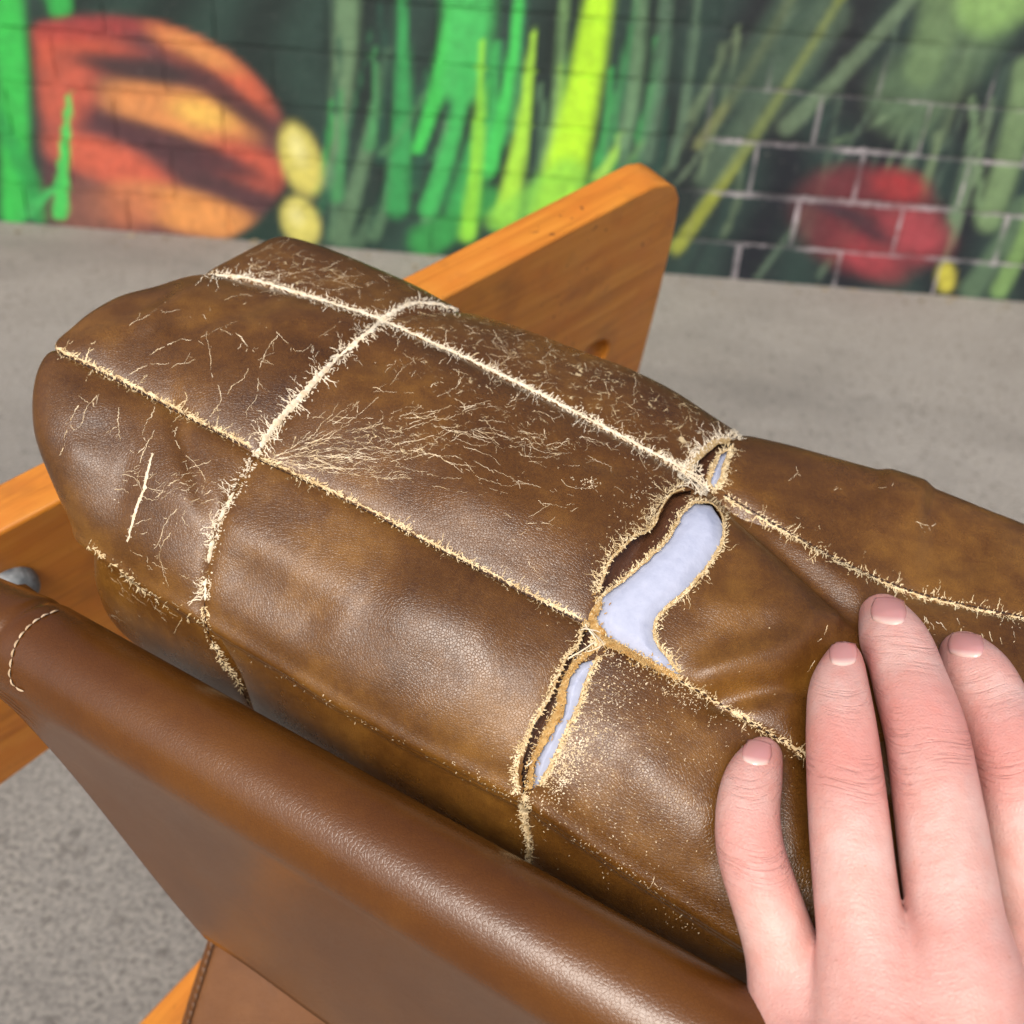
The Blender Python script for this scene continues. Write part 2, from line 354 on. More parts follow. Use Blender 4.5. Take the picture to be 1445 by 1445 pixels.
COURSE, BLEN, MJ = 0.108, 0.232, 0.011
def base_z(s): return np.zeros_like(s)
wall = thing('brick_wall', 'brick wall painted with orange red shapes and green grass behind the chair', 'wall', wo)
BX = BLEN - MJ; BZ = COURSE - MJ
k = 0
for row in range(-0, 12):
    for cidx in range(-10, 10):
        s0 = cidx * BLEN + (0.5 * BLEN if row % 2 else 0) + 0.055
        z0 = row * COURSE - 0.02
        nx, nz = 22, 10
        js, jz = random.uniform(-.004, .004), random.uniform(-.003, .003)
        ss = np.linspace(s0 + js, s0 + BX + js * .5, nx); zz = np.linspace(z0 + jz, z0 + BZ + jz * .5, nz)
        proud = random.uniform(-.0003, .0006)
        S, Z = np.meshgrid(ss, zz); S, Z = S.ravel(), Z.ravel()
        inset = (np.minimum(np.minimum(S - ss[0], ss[-1] - S), np.minimum(Z - zz[0], zz[-1] - Z)) < 1e-4)
        rag = rng.normal(0, .0012, len(S))
        front = wo + np.outer(S, wd) + np.outer(Z + rag * inset, (0, 0, 1)) + np.outer(proud - .0016 * inset * (S > .3) + .5 * rag, wn)
        # back ring
        ring = [i for i in range(nx)] + [nx * (j + 1) - 1 for j in range(1, nz)] + [nx * nz - 2 - i for i in range(nx - 1)] + [nx * (nz - 1 - j) for j in range(1, nz - 1)]
        back = np.vstack((front[ring], front[ring] - 0.03 * wn))
        fa = [(j * nx + i, j * nx + i + 1, (j + 1) * nx + i + 1, (j + 1) * nx + i) for j in range(nz - 1) for i in range(nx - 1)]
        nr = len(ring); o0 = nx * nz
        fa += [(o0 + a, o0 + nr + a, o0 + nr + (a + 1) % nr, o0 + (a + 1) % nr) for a in range(nr)]
        V = np.vstack((front, back))
        b = mesh_obj('brick', V, fa, M_MURAL, wall)
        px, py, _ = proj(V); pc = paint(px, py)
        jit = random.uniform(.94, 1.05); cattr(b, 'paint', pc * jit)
# mortar bed behind the bricks, painted over, paler where the paint is thin
ns, nz = 420, 110
S, Z = np.meshgrid(np.linspace(-2.45, 2.45, ns), np.linspace(-0.02, 1.36, nz)); S, Z = S.ravel(), Z.ravel()
V = wo + np.outer(S, wd) + np.outer(Z, (0, 0, 1)) - (0.0030 + .0010 * sm(.2, .6, S))[:, None] * wn + np.outer(rng.normal(0, .0007, len(S)), wn)
fa = np.array([(j * ns + i, j * ns + i + 1, (j + 1) * ns + i + 1, (j + 1) * ns + i) for j in range(nz - 1) for i in range(ns - 1)])
mo = mesh_obj('mortar', V, fa, M_MURAL, wall)
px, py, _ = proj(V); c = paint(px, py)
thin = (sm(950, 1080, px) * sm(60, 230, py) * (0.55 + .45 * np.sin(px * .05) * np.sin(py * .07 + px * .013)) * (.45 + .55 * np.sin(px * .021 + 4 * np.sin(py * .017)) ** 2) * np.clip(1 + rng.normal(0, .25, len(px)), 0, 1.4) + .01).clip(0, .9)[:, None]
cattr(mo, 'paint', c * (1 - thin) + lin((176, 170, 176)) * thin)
# wall body (upper wall, ends, back)
def box(c0, ex, ey, ez):
    v = [c0 + a * ex + b * ey + c * ez for c in (0, 1) for b in (0, 1) for a in (0, 1)]
    return v, [(0, 2, 3, 1), (4, 5, 7, 6), (0, 1, 5, 4), (2, 6, 7, 3), (0, 4, 6, 2), (1, 3, 7, 5)]
M_PLAIN = simple('dark_painted_masonry', (0.035, 0.045, 0.045, 1), (0.07, 0.085, 0.08, 1), 12, 0.7, 0.004, 0.5)
v, fa = box(wo - 7 * wd - .30 * wn - np.array((0, 0, .03)), 14 * wd, .285 * wn, np.array((0, 0, 1.75)))
mesh_obj('wall_core', v, fa, M_PLAIN, wall, False)

# grit and leaf crumbs blown against the foot of the wall
gv, gf = [], []
for _ in range(420):
    s_ = random.uniform(-2, 2); o_ = .003 + random.expovariate(1 / .035); rr_ = random.lognormvariate(-5.6, .5)
    c_ = wo + wd * s_ + wn * o_; k0 = len(gv); a0 = random.uniform(0, 6.3)
    for q in range(5): gv.append(c_ + np.array((math.cos(a0 + q * 1.257), math.sin(a0 + q * 1.257) * .7, 0)) * rr_ * random.uniform(.7, 1.2) + np.array((0, 0, .0005)))
    gv.append(c_ + np.array((0, 0, rr_ * random.uniform(.3, .7))))
    gf += [(k0 + q, k0 + (q + 1) % 5, k0 + 5) for q in range(5)]
gr = mesh_obj('grit', gv, gf, simple('grit', (0.05, 0.04, 0.025, 1), (0.34, 0.28, 0.18, 1), 30, 0.9), smooth=False, kind='stuff')
gr['label'] = 'grit and leaf crumbs along the foot of the painted wall'; gr['category'] = 'grit'

# ------------------------------------------------------------------ leather cushion
UK = np.array([0, .5, 1, 1.33, 1.67, 2, 2.33, 2.67, 3.0, 3.5])
NET = {
 'ridge': [(395, 340), (520, 380), (655, 440), (800, 492), (925, 545), (1045, 610), (1190, 655), (1330, 702), (1480, 762), (1680, 850)],
 'A': [(287, 386), (410, 410), (540, 450), (690, 520), (835, 593), (972, 668), (1120, 755), (1280, 832), (1450, 872), (1650, 945)],
 'ab': [(162, 426), (305, 475), (455, 527), (603, 602), (752, 685), (900, 768), (1045, 855), (1200, 940), (1370, 1010), (1580, 1090)],
 'B': [(74, 492), (215, 562), (362, 640), (520, 722), (675, 803), (832, 885), (985, 975), (1140, 1066), (1300, 1150), (1500, 1240)],
 'bc': [(56, 605), (178, 690), (305, 748), (460, 840), (615, 925), (775, 1010), (930, 1105), (1085, 1195), (1245, 1285), (1450, 1380)],
 'C': [(118, 762), (200, 830), (290, 885), (430, 972), (585, 1060), (738, 1140), (880, 1235), (1030, 1328), (1180, 1415), (1380, 1520)],
 'low': [(135, 815), (240, 905), (335, 962), (460, 1045), (605, 1140), (745, 1225), (890, 1315), (1045, 1400), (1200, 1490), (1400, 1600)],
}
DB = np.array([.292, .282, .274, .267, .259, .252, .245, .239, .233, .226])
ROWS = []; VK = []
def addrow(v, name, off, dx=0, dy=0):
    a = np.array(NET[name], float); ROWS.append(P(a[:, 0] + dx, a[:, 1] + dy, DB + off)); VK.append(v)
addrow(-1.3, 'ridge', .088, 0, 150)
addrow(-0.6, 'ridge', .080, 4, 36)
addrow(-0.32, 'ridge', .062)
addrow(0, 'A', .034)
addrow(.5, 'ab', .012)
addrow(1, 'B', 0)
addrow(1.5, 'bc', -.008)
addrow(2, 'C', -.005)
addrow(2.3, 'low', .007)
addrow(2.65, 'low', .027, 25, 50)
addrow(3.1, 'low', .060, 60, 60)
NETP = np.array(ROWS); VK = np.array(VK)          # rows x cols x 3
# left end turns away from the camera
E, E2 = NETP[:, 0], NETP[:, 1]
cen = NETP[3:8, 0].mean(0)
inw = (NETP[:, 2] - NETP[:, 0]); inw /= np.linalg.norm(inw, axis=1)[:, None]
c_a = E + inw * .004 + FW * .022 + (cen - E) * .06
c_b = E + inw * .030 + FW * .046 + (cen - E) * .30
NETP = np.concatenate((c_b[:, None], c_a[:, None], NETP), 1)
UK = np.concatenate(([-.75, -.36], UK))
def herm(kn, vals, x):
    """cubic Hermite through vals (axis 0) at knots kn"""
    kn = np.asarray(kn, float); n = len(kn)
    m = np.zeros_like(vals)
    dk = np.diff(kn); sl = np.diff(vals, axis=0) / dk.reshape((-1,) + (1,) * (vals.ndim - 1))
    m[0], m[-1] = sl[0], sl[-1]
    for i in range(1, n - 1):
        m[i] = (sl[i - 1] * dk[i] + sl[i] * dk[i - 1]) / (dk[i] + dk[i - 1])
    i = np.clip(np.searchsorted(kn, x, side='right') - 1, 0, n - 2)
    hh = dk[i]; t = (x - kn[i]) / hh; sh = (-1,) + (1,) * (vals.ndim - 1)
    t = t.reshape(sh); hh = hh.reshape(sh)
    return ((2 * t**3 - 3 * t**2 + 1) * vals[i] + (t**3 - 2 * t**2 + t) * hh * m[i] + (-2 * t**3 + 3 * t**2) * vals[i + 1] + (t**3 - t**2) * hh * m[i + 1])
def surf(us, vs_):
    a = herm(VK, NETP, vs_)                        # nv x ncol x 3
    return herm(UK, a.transpose(1, 0, 2), us).transpose(1, 0, 2)       # nv x nu x 3
def gridnormals(G):
    du = np.gradient(G, axis=1); dv = np.gradient(G, axis=0)
    n = np.cross(dv, du); n /= np.linalg.norm(n, axis=2)[..., None] + 1e-12
    return n
def segdist(px, py, x0, y0, x1, y1):
    dx, dy = x1 - x0, y1 - y0; L = math.hypot(dx, dy)
    t = ((px - x0) * dx + (py - y0) * dy) / (L * L); s = ((px - x0) * -dy + (py - y0) * dx) / L
    return t, s
FOLDS = [  # line, amplitude (m, + out), half width px
 (1030, 705, 1205, 865, -.0042, 17), (1005, 740, 1150, 890, .0022, 34), (1090, 735, 1230, 830, .0012, 22), (985, 955, 1140, 905, .0026, 24), (1000, 992, 1150, 960, -.0024, 20),
 (1240, 700, 1300, 715, .0022, 42), (1310, 770, 1390, 790, -.0020, 40), (90, 470, 230, 420, -.0016, 18), (95, 520, 200, 560, -.0004, 18), (185, 700, 130, 600, -.0008, 30), (330, 800, 450, 880, -.0014, 40),
 (250, 470, 380, 430, -.001, 14), (640, 690, 850, 760, .001, 40), (880, 660, 700, 620, -.0008, 16), (1150, 900, 1160, 1200, -.0022, 30), (560, 840, 700, 900, .0012, 50), (900, 1080, 1000, 1180, .0012, 50),
 (420, 470, 560, 520, -.0012, 18), (300, 400, 200, 460, .0010, 14), (100, 640, 170, 660, .0006, 30), (240, 560, 290, 720, -.0010, 14), (1000, 850, 1100, 870, .0012, 26),
 (1080, 1050, 1062, 1180, -.0022, 44), (1200, 915, 1192, 1080, -.0030, 50), (1244, 850, 1300, 1030, -.0030, 52), (1355, 900, 1425, 1070, -.0026, 50), (1130, 880, 1180, 880, .0014, 20)]
SU, SV = [1.0, 2.0], [0.0, 1.0, 2.0]
def cushion_grid(us, vs_):
    G = surf(us, vs_); N = gridnormals(G)
    U, Vv = np.meshgrid(us, vs_)
    su = np.min([np.abs(U - a) for a in SU], axis=0) * .095; sv = np.min([np.abs(Vv - a) for a in SV], axis=0) * .055
    isC = np.abs(Vv - 2.0) < .35
    prof = lambda s, k, wv: -k * np.exp(-(s / wv))
    disp = prof(su, .0011, .0015) + np.where(isC, -.0010 * np.exp(-sv / .001) , prof(sv, .0012, .0015))
    disp += .0016 * (1 - np.exp(-su / .012)) * (1 - np.exp(-sv / .010))
    # the boxing below the crease sits in a little
    disp += -.0022 * sm(2.0, 2.06, Vv) * np.exp(-((Vv - 2.06) / .25) ** 2) + .0012 * np.exp(-((Vv - 1.96) / .05) ** 2)
    px, py, _ = proj(G)
    for x0, y0, x1, y1, a, wv in FOLDS:
        t, s = segdist(px, py, x0, y0, x1, y1)
        disp += a * np.exp(-(s / wv) ** 2) * sm(-.25, .15, t) * (1 - sm(.85, 1.25, t))
    lump = np.sin(px * .021 + 2 * np.sin(py * .013)) * np.sin(py * .026 + 1.7 * np.sin(px * .011)) * .00035
    return G + N * (disp + lump)[..., None], N

def inpoly(px, py, poly):
    ins = np.zeros(px.shape, bool); n = len(poly)
    for i in range(n):
        x0, y0 = poly[i]; x1, y1 = poly[(i + 1) % n]
        if y0 == y1: continue
        cnd = ((y0 > py) != (y1 > py)) & (px < (x1 - x0) * (py - y0) / (y1 - y0) + x0)
        ins ^= cnd
    return ins
def polydist(px, py, poly, closed=True):
    d = np.full(np.shape(px), 1e9); n = len(poly)
    for i in range(n if closed else n - 1):
        x0, y0 = poly[i]; x1, y1 = poly[(i + 1) % n]; dx, dy = x1 - x0, y1 - y0
        t = np.clip(((px - x0) * dx + (py - y0) * dy) / (dx * dx + dy * dy + 1e-9), 0, 1)
        d = np.minimum(d, np.hypot(px - x0 - t * dx, py - y0 - t * dy))
    return d
GAPS = [[(1032, 620), (1008, 628), (985, 646), (966, 672), (986, 692), (998, 668), (1012, 645), (1032, 628)],
        [(977, 692), (947, 697), (934, 721), (925, 742), (892, 763), (864, 792), (846, 837), (855, 836), (871, 823), (892, 803), (927, 768), (958, 730)],
        [(832, 878), (824, 890), (815, 914), (800, 930), (788, 958), (773, 990), (753, 1025), (741, 1060), (736, 1090), (739, 1122), (745, 1090), (751, 1062), (766, 1030), (783, 995), (796, 960), (808, 936), (826, 918), (840, 904)]]
FOAMS = [[(1033, 632), (1022, 655), (1018, 675), (1008, 690), (1001, 683), (1005, 665), (1018, 640)],
         [(982, 707), (1006, 711), (1022, 737), (1020, 761), (1003, 792), (961, 841), (937, 861), (923, 882), (927, 906), (944, 931), (960, 950), (953, 955), (920, 938), (880, 914), (850, 896), (838, 872), (850, 842), (878, 820), (906, 796), (944, 758), (965, 723)],
         [(844, 928), (828, 956), (814, 997), (796, 1035), (779, 1073), (762, 1105), (749, 1116), (756, 1071), (776, 1033), (794, 1002), (797, 964), (815, 938)]]
HOLES = GAPS + FOAMS

def wear(px, py, U, V_):
    w_ = np.zeros(len(px))
    for cx, cy, rx, ry, an, k_ in ((430, 640, 70, 45, 20, .9), (560, 620, 150, 40, -5, .95), (740, 610, 150, 40, 20, .8), (620, 530, 130, 40, 22, .65), (800, 680, 120, 60, 25, .35), (180, 640, 120, 120, 0, .25), (300, 470, 150, 60, -15, .3),
                                   (420, 385, 130, 45, 12, .8), (170, 810, 70, 30, 35, .6), (930, 660, 70, 25, 27, .7), (830, 1060, 90, 60, 120, .35), (1330, 870, 140, 30, 20, .3)):
        w_ = np.maximum(w_, k_ * .62 * np.exp(-((1 - ell(px, py, cx, cy, rx, ry, an, 1.0)) * 1.3) ** 2) * (ell(px, py, cx, cy, rx * 1.5, ry * 1.5, an, 1.0) > 0))
    w_ = np.maximum(w_, .50 * (V_ < 0) * (V_ > -.5) * sm(.95, 1.0, U) * (1 - sm(1.95, 2.0, U)))
    near_ = np.minimum(np.minimum(np.abs(U - 1) * .095, np.abs(U - 2) * .095 + .004), np.minimum(np.abs(V_), np.abs(V_ - 1)) * .055)
    return np.maximum(w_, .55 * np.exp(-near_ / .004))
cush = thing('patchwork_cushion', 'worn brown patchwork leather cushion with torn seam showing white foam', 'cushion', tuple(P(640, 1000, .30)))
ulims = [(-.75, 1.0, 150), (1.0, 2.0, 210), (2.0, 3.5, 330)]
vlims = [(-1.3, 0.0, 80), (0.0, 1.0, 130), (1.0, 2.0, 130), (2.0, 3.1, 70)]
allV, allF, off = [], [], 0
for ui, (u0, u1, nu) in enumerate(ulims):
    for vi, (v0, v1, nv) in enumerate(vlims):
        # keep samples denser at seams
        tt = np.linspace(0, 1, nu + 1); us = u0 + (u1 - u0) * tt
        vv = v0 + (v1 - v0) * np.linspace(0, 1, nv + 1)
        # evaluate with a halo so that normals agree across patches
        ush = np.concatenate(([u0 - 1e-3], us, [u1 + 1e-3])); vvh = np.concatenate(([v0 - 1e-3], vv, [v1 + 1e-3]))
        ush = np.clip(ush, -.75, 3.5); vvh = np.clip(vvh, -1.3, 3.1)
        G, N = cushion_grid(ush, vvh); G, N = G[1:-1, 1:-1], N[1:-1, 1:-1]
        a, b = G.shape[:2]
        idx = np.arange(a * b).reshape(a, b)
        fq = np.stack((idx[:-1, :-1], idx[:-1, 1:], idx[1:, 1:], idx[1:, :-1]), -1).reshape(-1, 4)
        V = G.reshape(-1, 3)
        px, py, _ = proj(V[fq].mean(1))
        kill = np.zeros(len(fq), bool)
        vis = (v0 >= 0) or True
        for h in HOLES: kill |= inpoly(px, py, h)
        if vi == 0:   # back of the cushion keeps its faces
            vc = np.repeat((vv[:-1] + vv[1:]) / 2, nu); kill &= vc > -.36
        allV.append(V); allF.append(fq + off); off += len(V)
        fq = fq[~kill]
        # inside skin gives the leather its thickness
        lp_ = mesh_obj('leather_patch', V, fq[:, ::-1], M_LEATHER, cush)
        UU, VV = np.meshgrid(us, vv); sv3 = np.stack((UU.ravel() * .095, VV.ravel() * .055, 0 * UU.ravel()), 1)
        a_ = lp_.data.attributes.new('suv', 'FLOAT_VECTOR', 'POINT'); a_.data.foreach_set('vector', sv3.astype(np.float32).ravel())
        px, py, _ = proj(V); attr(lp_, 'wear', wear(px, py, UU.ravel(), VV.ravel()))
# underside and ends
us = np.linspace(-.75, 3.5, 90); top = surf(us, np.array([-1.3]))[0]; bot = surf(us, np.array([3.1]))[0]
V = np.concatenate((top, (top + bot) / 2 + FW * .012, bot)); n = len(us)
fa = [(r_ * n + i, r_ * n + i + 1, (r_ + 1) * n + i + 1, (r_ + 1) * n + i) for r_ in range(2) for i in range(n - 1)]
mesh_obj('underside', V, fa, M_LEATHER, cush)
for ue in (-.75, 3.5):
    vv = np.linspace(-1.3, 3.1, 80); ring = surf(np.array([ue]), vv)[:, 0]; cc = ring.mean(0) + FW * .01
    V = np.vstack((ring, cc[None])); fa = [(i, i + 1, 80) for i in range(79)] + [(79, 0, 80)]
    mesh_obj('end_panel', V, fa, M_LEATHER, cush)
bvh = BVHTree.FromPolygons([tuple(p) for p in np.concatenate(allV)], [tuple(int(i) for i in f) for f in np.concatenate(allF)])
CV = Vector(CAM)
def hit(px, py):
    r = Vector(ray(px, py)); r.normalize()
    loc, nor, i, d = bvh.ray_cast(CV, r, 2.0)
    if loc is None: return None
    if nor.dot(r) > 0: nor = -nor
    return np.array(loc), np.array(nor)

# lining and foam inside the tear
us = np.linspace(1.75, 2.75, 90); vv = np.linspace(-.34, 2.12, 130)
G, N = cushion_grid(us, vv); px, py, _ = proj(G)
near = np.zeros(px.shape, bool)
for h in HOLES: near |= inpoly(px, py, h) | (polydist(px, py, h) < 26)
L_ = G - N * (.0030 + .0010 * np.sin(px * .06 + py * .03))[..., None]
idx = np.arange(px.size).reshape(px.shape)
fq = np.stack((idx[:-1, :-1], idx[:-1, 1:], idx[1:, 1:], idx[1:, :-1]), -1).reshape(-1, 4)
ok = near.ravel()[fq].all(1)
mesh_obj('inner_lining', L_.reshape(-1, 3), fq[ok][:, ::-1], M_INNER, cush)
us = np.linspace(1.9, 2.5, 200); vv = np.linspace(-.34, 2.05, 420)
G, N = cushion_grid(us, vv); px, py, _ = proj(G)
for h in FOAMS:
    ins = inpoly(px, py, h); d = polydist(px, py, h); sd_ = np.where(ins, d, -d)
    o3 = -.0014 + .0018 * sm(-4, 24, sd_) - .004 * sm(0, 1, (-sd_ - 2) / 6)
    Gf = G + N * (o3 + .00006 * np.sin(px * .21 + 3 * np.sin(py * .051)) * np.sin(py * .18 + 2 * np.sin(px * .04)))[..., None]
    idx = np.arange(px.size).reshape(px.shape)
    fq = np.stack((idx[:-1, :-1], idx[:-1, 1:], idx[1:, 1:], idx[1:, :-1]), -1).reshape(-1, 4)
    ok = (sd_ > -8).ravel()[fq].all(1); fq = fq[ok]
    un, inv = np.unique(fq, return_inverse=True)
    mesh_obj('foam', Gf.reshape(-1, 3)[un], inv.reshape(-1, 4)[:, ::-1], M_FOAM, cush)

# ------------------------------------------------------------------ fibres, cracks, stitches (ribbons lying on the leather)
class Ribbons:
    def __init__(s): s.v, s.f, s.n = [], [], 0
    def add(s, pts, nors, widths):
        pts = np.asarray(pts); nors = np.asarray(nors); n = len(pts)
        if n < 2: return
        T = np.gradient(pts, axis=0); T /= np.linalg.norm(T, axis=1)[:, None] + 1e-12
        S = np.cross(T, nors); S /= np.linalg.norm(S, axis=1)[:, None] + 1e-12
        w_ = np.asarray(widths)[:, None] * .5
        ridge = pts + nors * w_ * .45
        for a in (pts - S * w_, ridge, pts + S * w_): pass
        s.v.append(np.stack((pts - S * w_, ridge, pts + S * w_), 1).reshape(-1, 3))
        i = np.arange(n - 1) * 3 + s.n
        s.f.append(np.concatenate((np.stack((i, i + 1, i + 4, i + 3), 1), np.stack((i + 1, i + 2, i + 5, i + 4), 1))))
        s.n += 3 * n
    def build(s, name, mat, parent, kind='stuff'):
        return mesh_obj(name, np.concatenate(s.v), np.concatenate(s.f), mat, parent, True, kind=kind)
PXM = .252 / F                                    # metres per photo pixel at the cushion
def lay_poly(rb, pxy, w_px, lift=.00005, endlift=0.0, taper=True):
    pts, nor = [], []
    n = len(pxy)
    for i, (x, y) in enumerate(pxy):
        h = hit(x, y)
        if h is None: break
        if pts and np.linalg.norm(h[0] - pts[-1]) > .012: break
        t = i / max(1, n - 1)
        pts.append(h[0] + h[1] * (lift + endlift * t * t)); nor.append(h[1])
    m = len(pts)
    if m < 2: return
    sc = (np.asarray(pts[0]) - CAM) @ FW / F
    t = np.linspace(0, 1, m); ws = w_px * sc * ((1 - t) ** .7 * .9 + .12 if taper is True else (np.sin(np.pi * np.clip(t * .9 + .05, 0, 1)) ** .5 if taper == 'both' else np.ones(m)))
    rb.add(pts, nor, ws)
def walk(x, y, ang, L, step=4.0, wander=.35, bias=.0):
    pts = [(x, y)]; a0 = ang; n = max(2, int(L / step))
    for i in range(n):
        ang += random.gauss(0, wander) + (a0 - ang) * .33 + bias
        x += math.cos(ang) * step; y += math.sin(ang) * step; pts.append((x, y))
    return pts
def resample(pl, step):
    out = [pl[0]]
    for (x0, y0), (x1, y1) in zip(pl[:-1], pl[1:]):
        n = max(1, int(round(math.hypot(x1 - x0, y1 - y0) / step)))
        out += [(x0 + (x1 - x0) * i / n, y0 + (y1 - y0) * i / n) for i in range(1, n + 1)]
    return out
def smooth_pl(pl, step=6):
    a = np.array(pl, float)
    if len(a) < 3: return resample(pl, step)
    L = np.concatenate(([0], np.cumsum(np.hypot(*np.diff(a, axis=0).T))))
    x = np.linspace(0, L[-1], max(3, int(L[-1] / step)))
    return [tuple(q) for q in herm(L, a, x)]
fib_w, fib, crack, stitch = Ribbons(), Ribbons(), Ribbons(), Ribbons()
def seam_fray(pl, rb, band, lenL, lenR, dens, width=2.0, bandj=.5, lean=0.0, fuzz=.0003, shift=0.0, gap=0.0):
    """pl: seam in photo px. Left of the direction of travel = lenL (up side when going right)."""
    pts = smooth_pl(pl, 3)
    n = len(pts)
    # worn band: overlapping short ribbons along the seam
    if band > 4:
        for i in range(0, n - 4, 3):
            if random.random() < gap * .7: continue
            x, y = pts[i]; dx, dy = pts[i + 1][0] - x, pts[i + 1][1] - y; L = math.hypot(dx, dy) + 1e-9
            q_ = [(a_ + dy / L * (shift + random.gauss(0, .8)), b_ - dx / L * (shift + random.gauss(0, .8))) for a_, b_ in pts[i:i + 5]]
            lay_poly(rb, q_, band * (random.uniform(.5, .95) if rb is fib_w else random.uniform(.25, .7)), .0001, 0, 'both')
    if band > 0:
        for i in range(n - 3):
            x, y = pts[i]; dx, dy = pts[i + 1][0] - x, pts[i + 1][1] - y; L = math.hypot(dx, dy) + 1e-9
            wob = .5 + .5 * math.sin(i * .23 + 2 * math.sin(i * .071))
            if random.random() < gap * (1 - wob): continue
            bw = band * (.45 + .75 * wob)
            for q in range(3):
                s = random.gauss(shift, bw * .34); j = i + random.randint(0, 2)
                ox, oy = -dy / L * -s, dx / L * -s
                a = math.atan2(dy, dx) + random.gauss(0, .7)
                lay_poly(rb, walk(x + ox, y + oy, a, random.uniform(5, 11), 3.0, .5), random.uniform(.9, 2.2), .00006, random.uniform(0, fuzz) * .6, 'both')
    for i in range(n - 1):
        x, y = pts[i]; dx, dy = pts[i + 1][0] - x, pts[i + 1][1] - y; a = math.atan2(dy, dx)
        env = .12 + .88 * abs(math.sin(i * .17 + 1.7 * math.sin(i * .037 + pl[0][0]))) ** 1.6
        for side, ln in ((-1, lenL), (1, lenR)):
            if ln <= 0: continue
            for q in range(dens if dens >= 1 else (1 if random.random() < dens else 0)):
                if random.random() > .75 * env + .15: continue
                l = ln * random.lognormvariate(-.3, .65) * (.35 + .8 * env)
                l = min(l, ln * 2.2)
                aa = a + side * (math.pi / 2 + random.gauss(lean * side, .38))
                o = random.uniform(0, band * .45)
                sx, sy = x + math.cos(a + side * math.pi / 2) * o, y + math.sin(a + side * math.pi / 2) * o
                chain(sx, sy, aa, max(4, l * .9), random.uniform(.7, 1.5) * width * .85, rb, 0, .13, .6, 1)
def stitches(pl, rb, length=7, gap=3.5, wid=3.2, off=0):
    pts = smooth_pl(pl, 1.0); i = 0
    while i + length < len(pts):
        lay_poly(rb, [pts[min(len(pts) - 1, int(i + k_ * length / 3))] for k_ in range(4)], wid * random.uniform(.8, 1.2), .00012, 0, 'both')
        i += int(length + gap + random.uniform(-.8, .8))
def lay_w(rb, pxy, ws, lift=.00004):
    """continuous line with its own width (px) at every point; thin stretches drop out"""
    pts, nor, wl = [], [], []
    def flush():
        if len(pts) > 1: rb.add(pts, nor, np.array(wl))
        pts.clear(); nor.clear(); wl.clear()
    for (x, y), w_ in zip(pxy, ws):
        h = hit(x, y) if w_ > .17 else None
        if h is None or (pts and np.linalg.norm(h[0] - h[1] * 0 - pts[-1]) > .006): flush()
        if h is not None:
            pts.append(h[0] + h[1] * lift); nor.append(h[1]); wl.append(w_ * ((h[0] - CAM) @ FW) / F)
    flush()
def chain(x, y, ang, L, wid, rb=None, broken=.25, branch=.10, wander=.22, depth=0, taper=True):
    """a crack through the finish: a long fine line with jagged edges, dropouts and side branches"""
    rb = rb or crack
    step = 2.4; n = max(3, int(L / step)); a0 = ang; da = 0.0; p, ws = [], []
    ph = random.uniform(0, 50); f1, f2 = random.uniform(.10, .22), random.uniform(.35, .6)
    for i in range(n):
        da = da * .8 + random.gauss(0, .05 + .12 * wander); ang += da * .5 + (a0 - ang) * .10
        x += math.cos(ang) * step; y += math.sin(ang) * step
        j = random.gauss(0, .55); q = (x - math.sin(ang) * j, y + math.cos(ang) * j); p.append(q)
        e = .72 + .42 * math.sin(ph + i * f1) * math.sin(ph * 2 + i * f2) + random.gauss(0, .2)
        t = i / (n - 1); e *= (1 - t) ** .5 if taper else min(1, 4 * t, 4 * (1 - t))
        if broken and math.sin(ph * 3 + i * .19) < -1 + 1.1 * broken: e *= .15
        ws.append(wid * .82 * max(0.0, e))
        if depth < 2 and i > 1 and random.random() < branch * .75:
            chain(q[0], q[1], ang + random.choice((-1, 1)) * random.uniform(.35, 1.1), min(L * .5, random.uniform(6, 26)), wid * .72, rb, broken * .5, branch * .6, wander, depth + 1)
    lay_w(rb, p, ws)

# seams, in photo pixels
A_l = [(287, 386), (345, 392), (410, 410), (475, 430), (540, 450)]
A_m = [(540, 452), (690, 520), (835, 593), (962, 660)]
A_r = [(1022, 698), (1120, 755), (1210, 803), (1280, 832), (1360, 853), (1450, 872)]
L_top = [(545, 446), (575, 430), (610, 428), (652, 438)]
L_up = [(540, 452), (500, 485), (455, 527), (415, 570), (385, 603), (366, 634)]
L_mid = [(359, 648), (330, 695), (305, 748), (293, 800), (289, 850)]
L_low = [(289, 850), (292, 885), (310, 925), (335, 962), (356, 1003)]
B_l = [(76, 494), (145, 527), (215, 562), (290, 602), (356, 635)]
B_m = [(366, 650), (440, 684), (520, 722), (600, 765), (675, 803), (760, 848), (826, 880)]
B_r = [(848, 902), (900, 928), (985, 975), (1060, 1020), (1140, 1066)]
C_l = [(125, 770), (165, 802), (215, 842), (255, 866), (288, 884)]
seam_fray(A_l, fib_w, 7, 11, 11, 1, 2.0)
seam_fray(A_m, fib_w, 6, 9, 12, 1, 1.9)
seam_fray(L_top, fib_w, 11, 10, 8, 2, 2.2)
seam_fray(L_up, fib_w, 13, 14, 15, 2, 2.2)
seam_fray(L_mid, fib_w, 9, 4, 14, 2, 2.2, gap=.8)
seam_fray(L_low, fib, 4.5, 4, 6, 1, 1.8, gap=1.0)
seam_fray(B_l, fib, 4.5, 14, 0, 1, 2.4, shift=4, gap=.5)
seam_fray(B_l, fib, 0, 0, 14, .25, 1.7)
seam_fray(B_m, fib, 4.5, 13, 0, 1, 2.2, shift=4, gap=.6)
seam_fray(B_m, fib, 0, 0, 8, .22, 1.5)
seam_fray(A_r, fib, 4.5, 11, 14, .55, 1.9, gap=.6, shift=-3)
seam_fray(B_r, fib, 7, 9, 10, 1, 2.0, gap=.5)
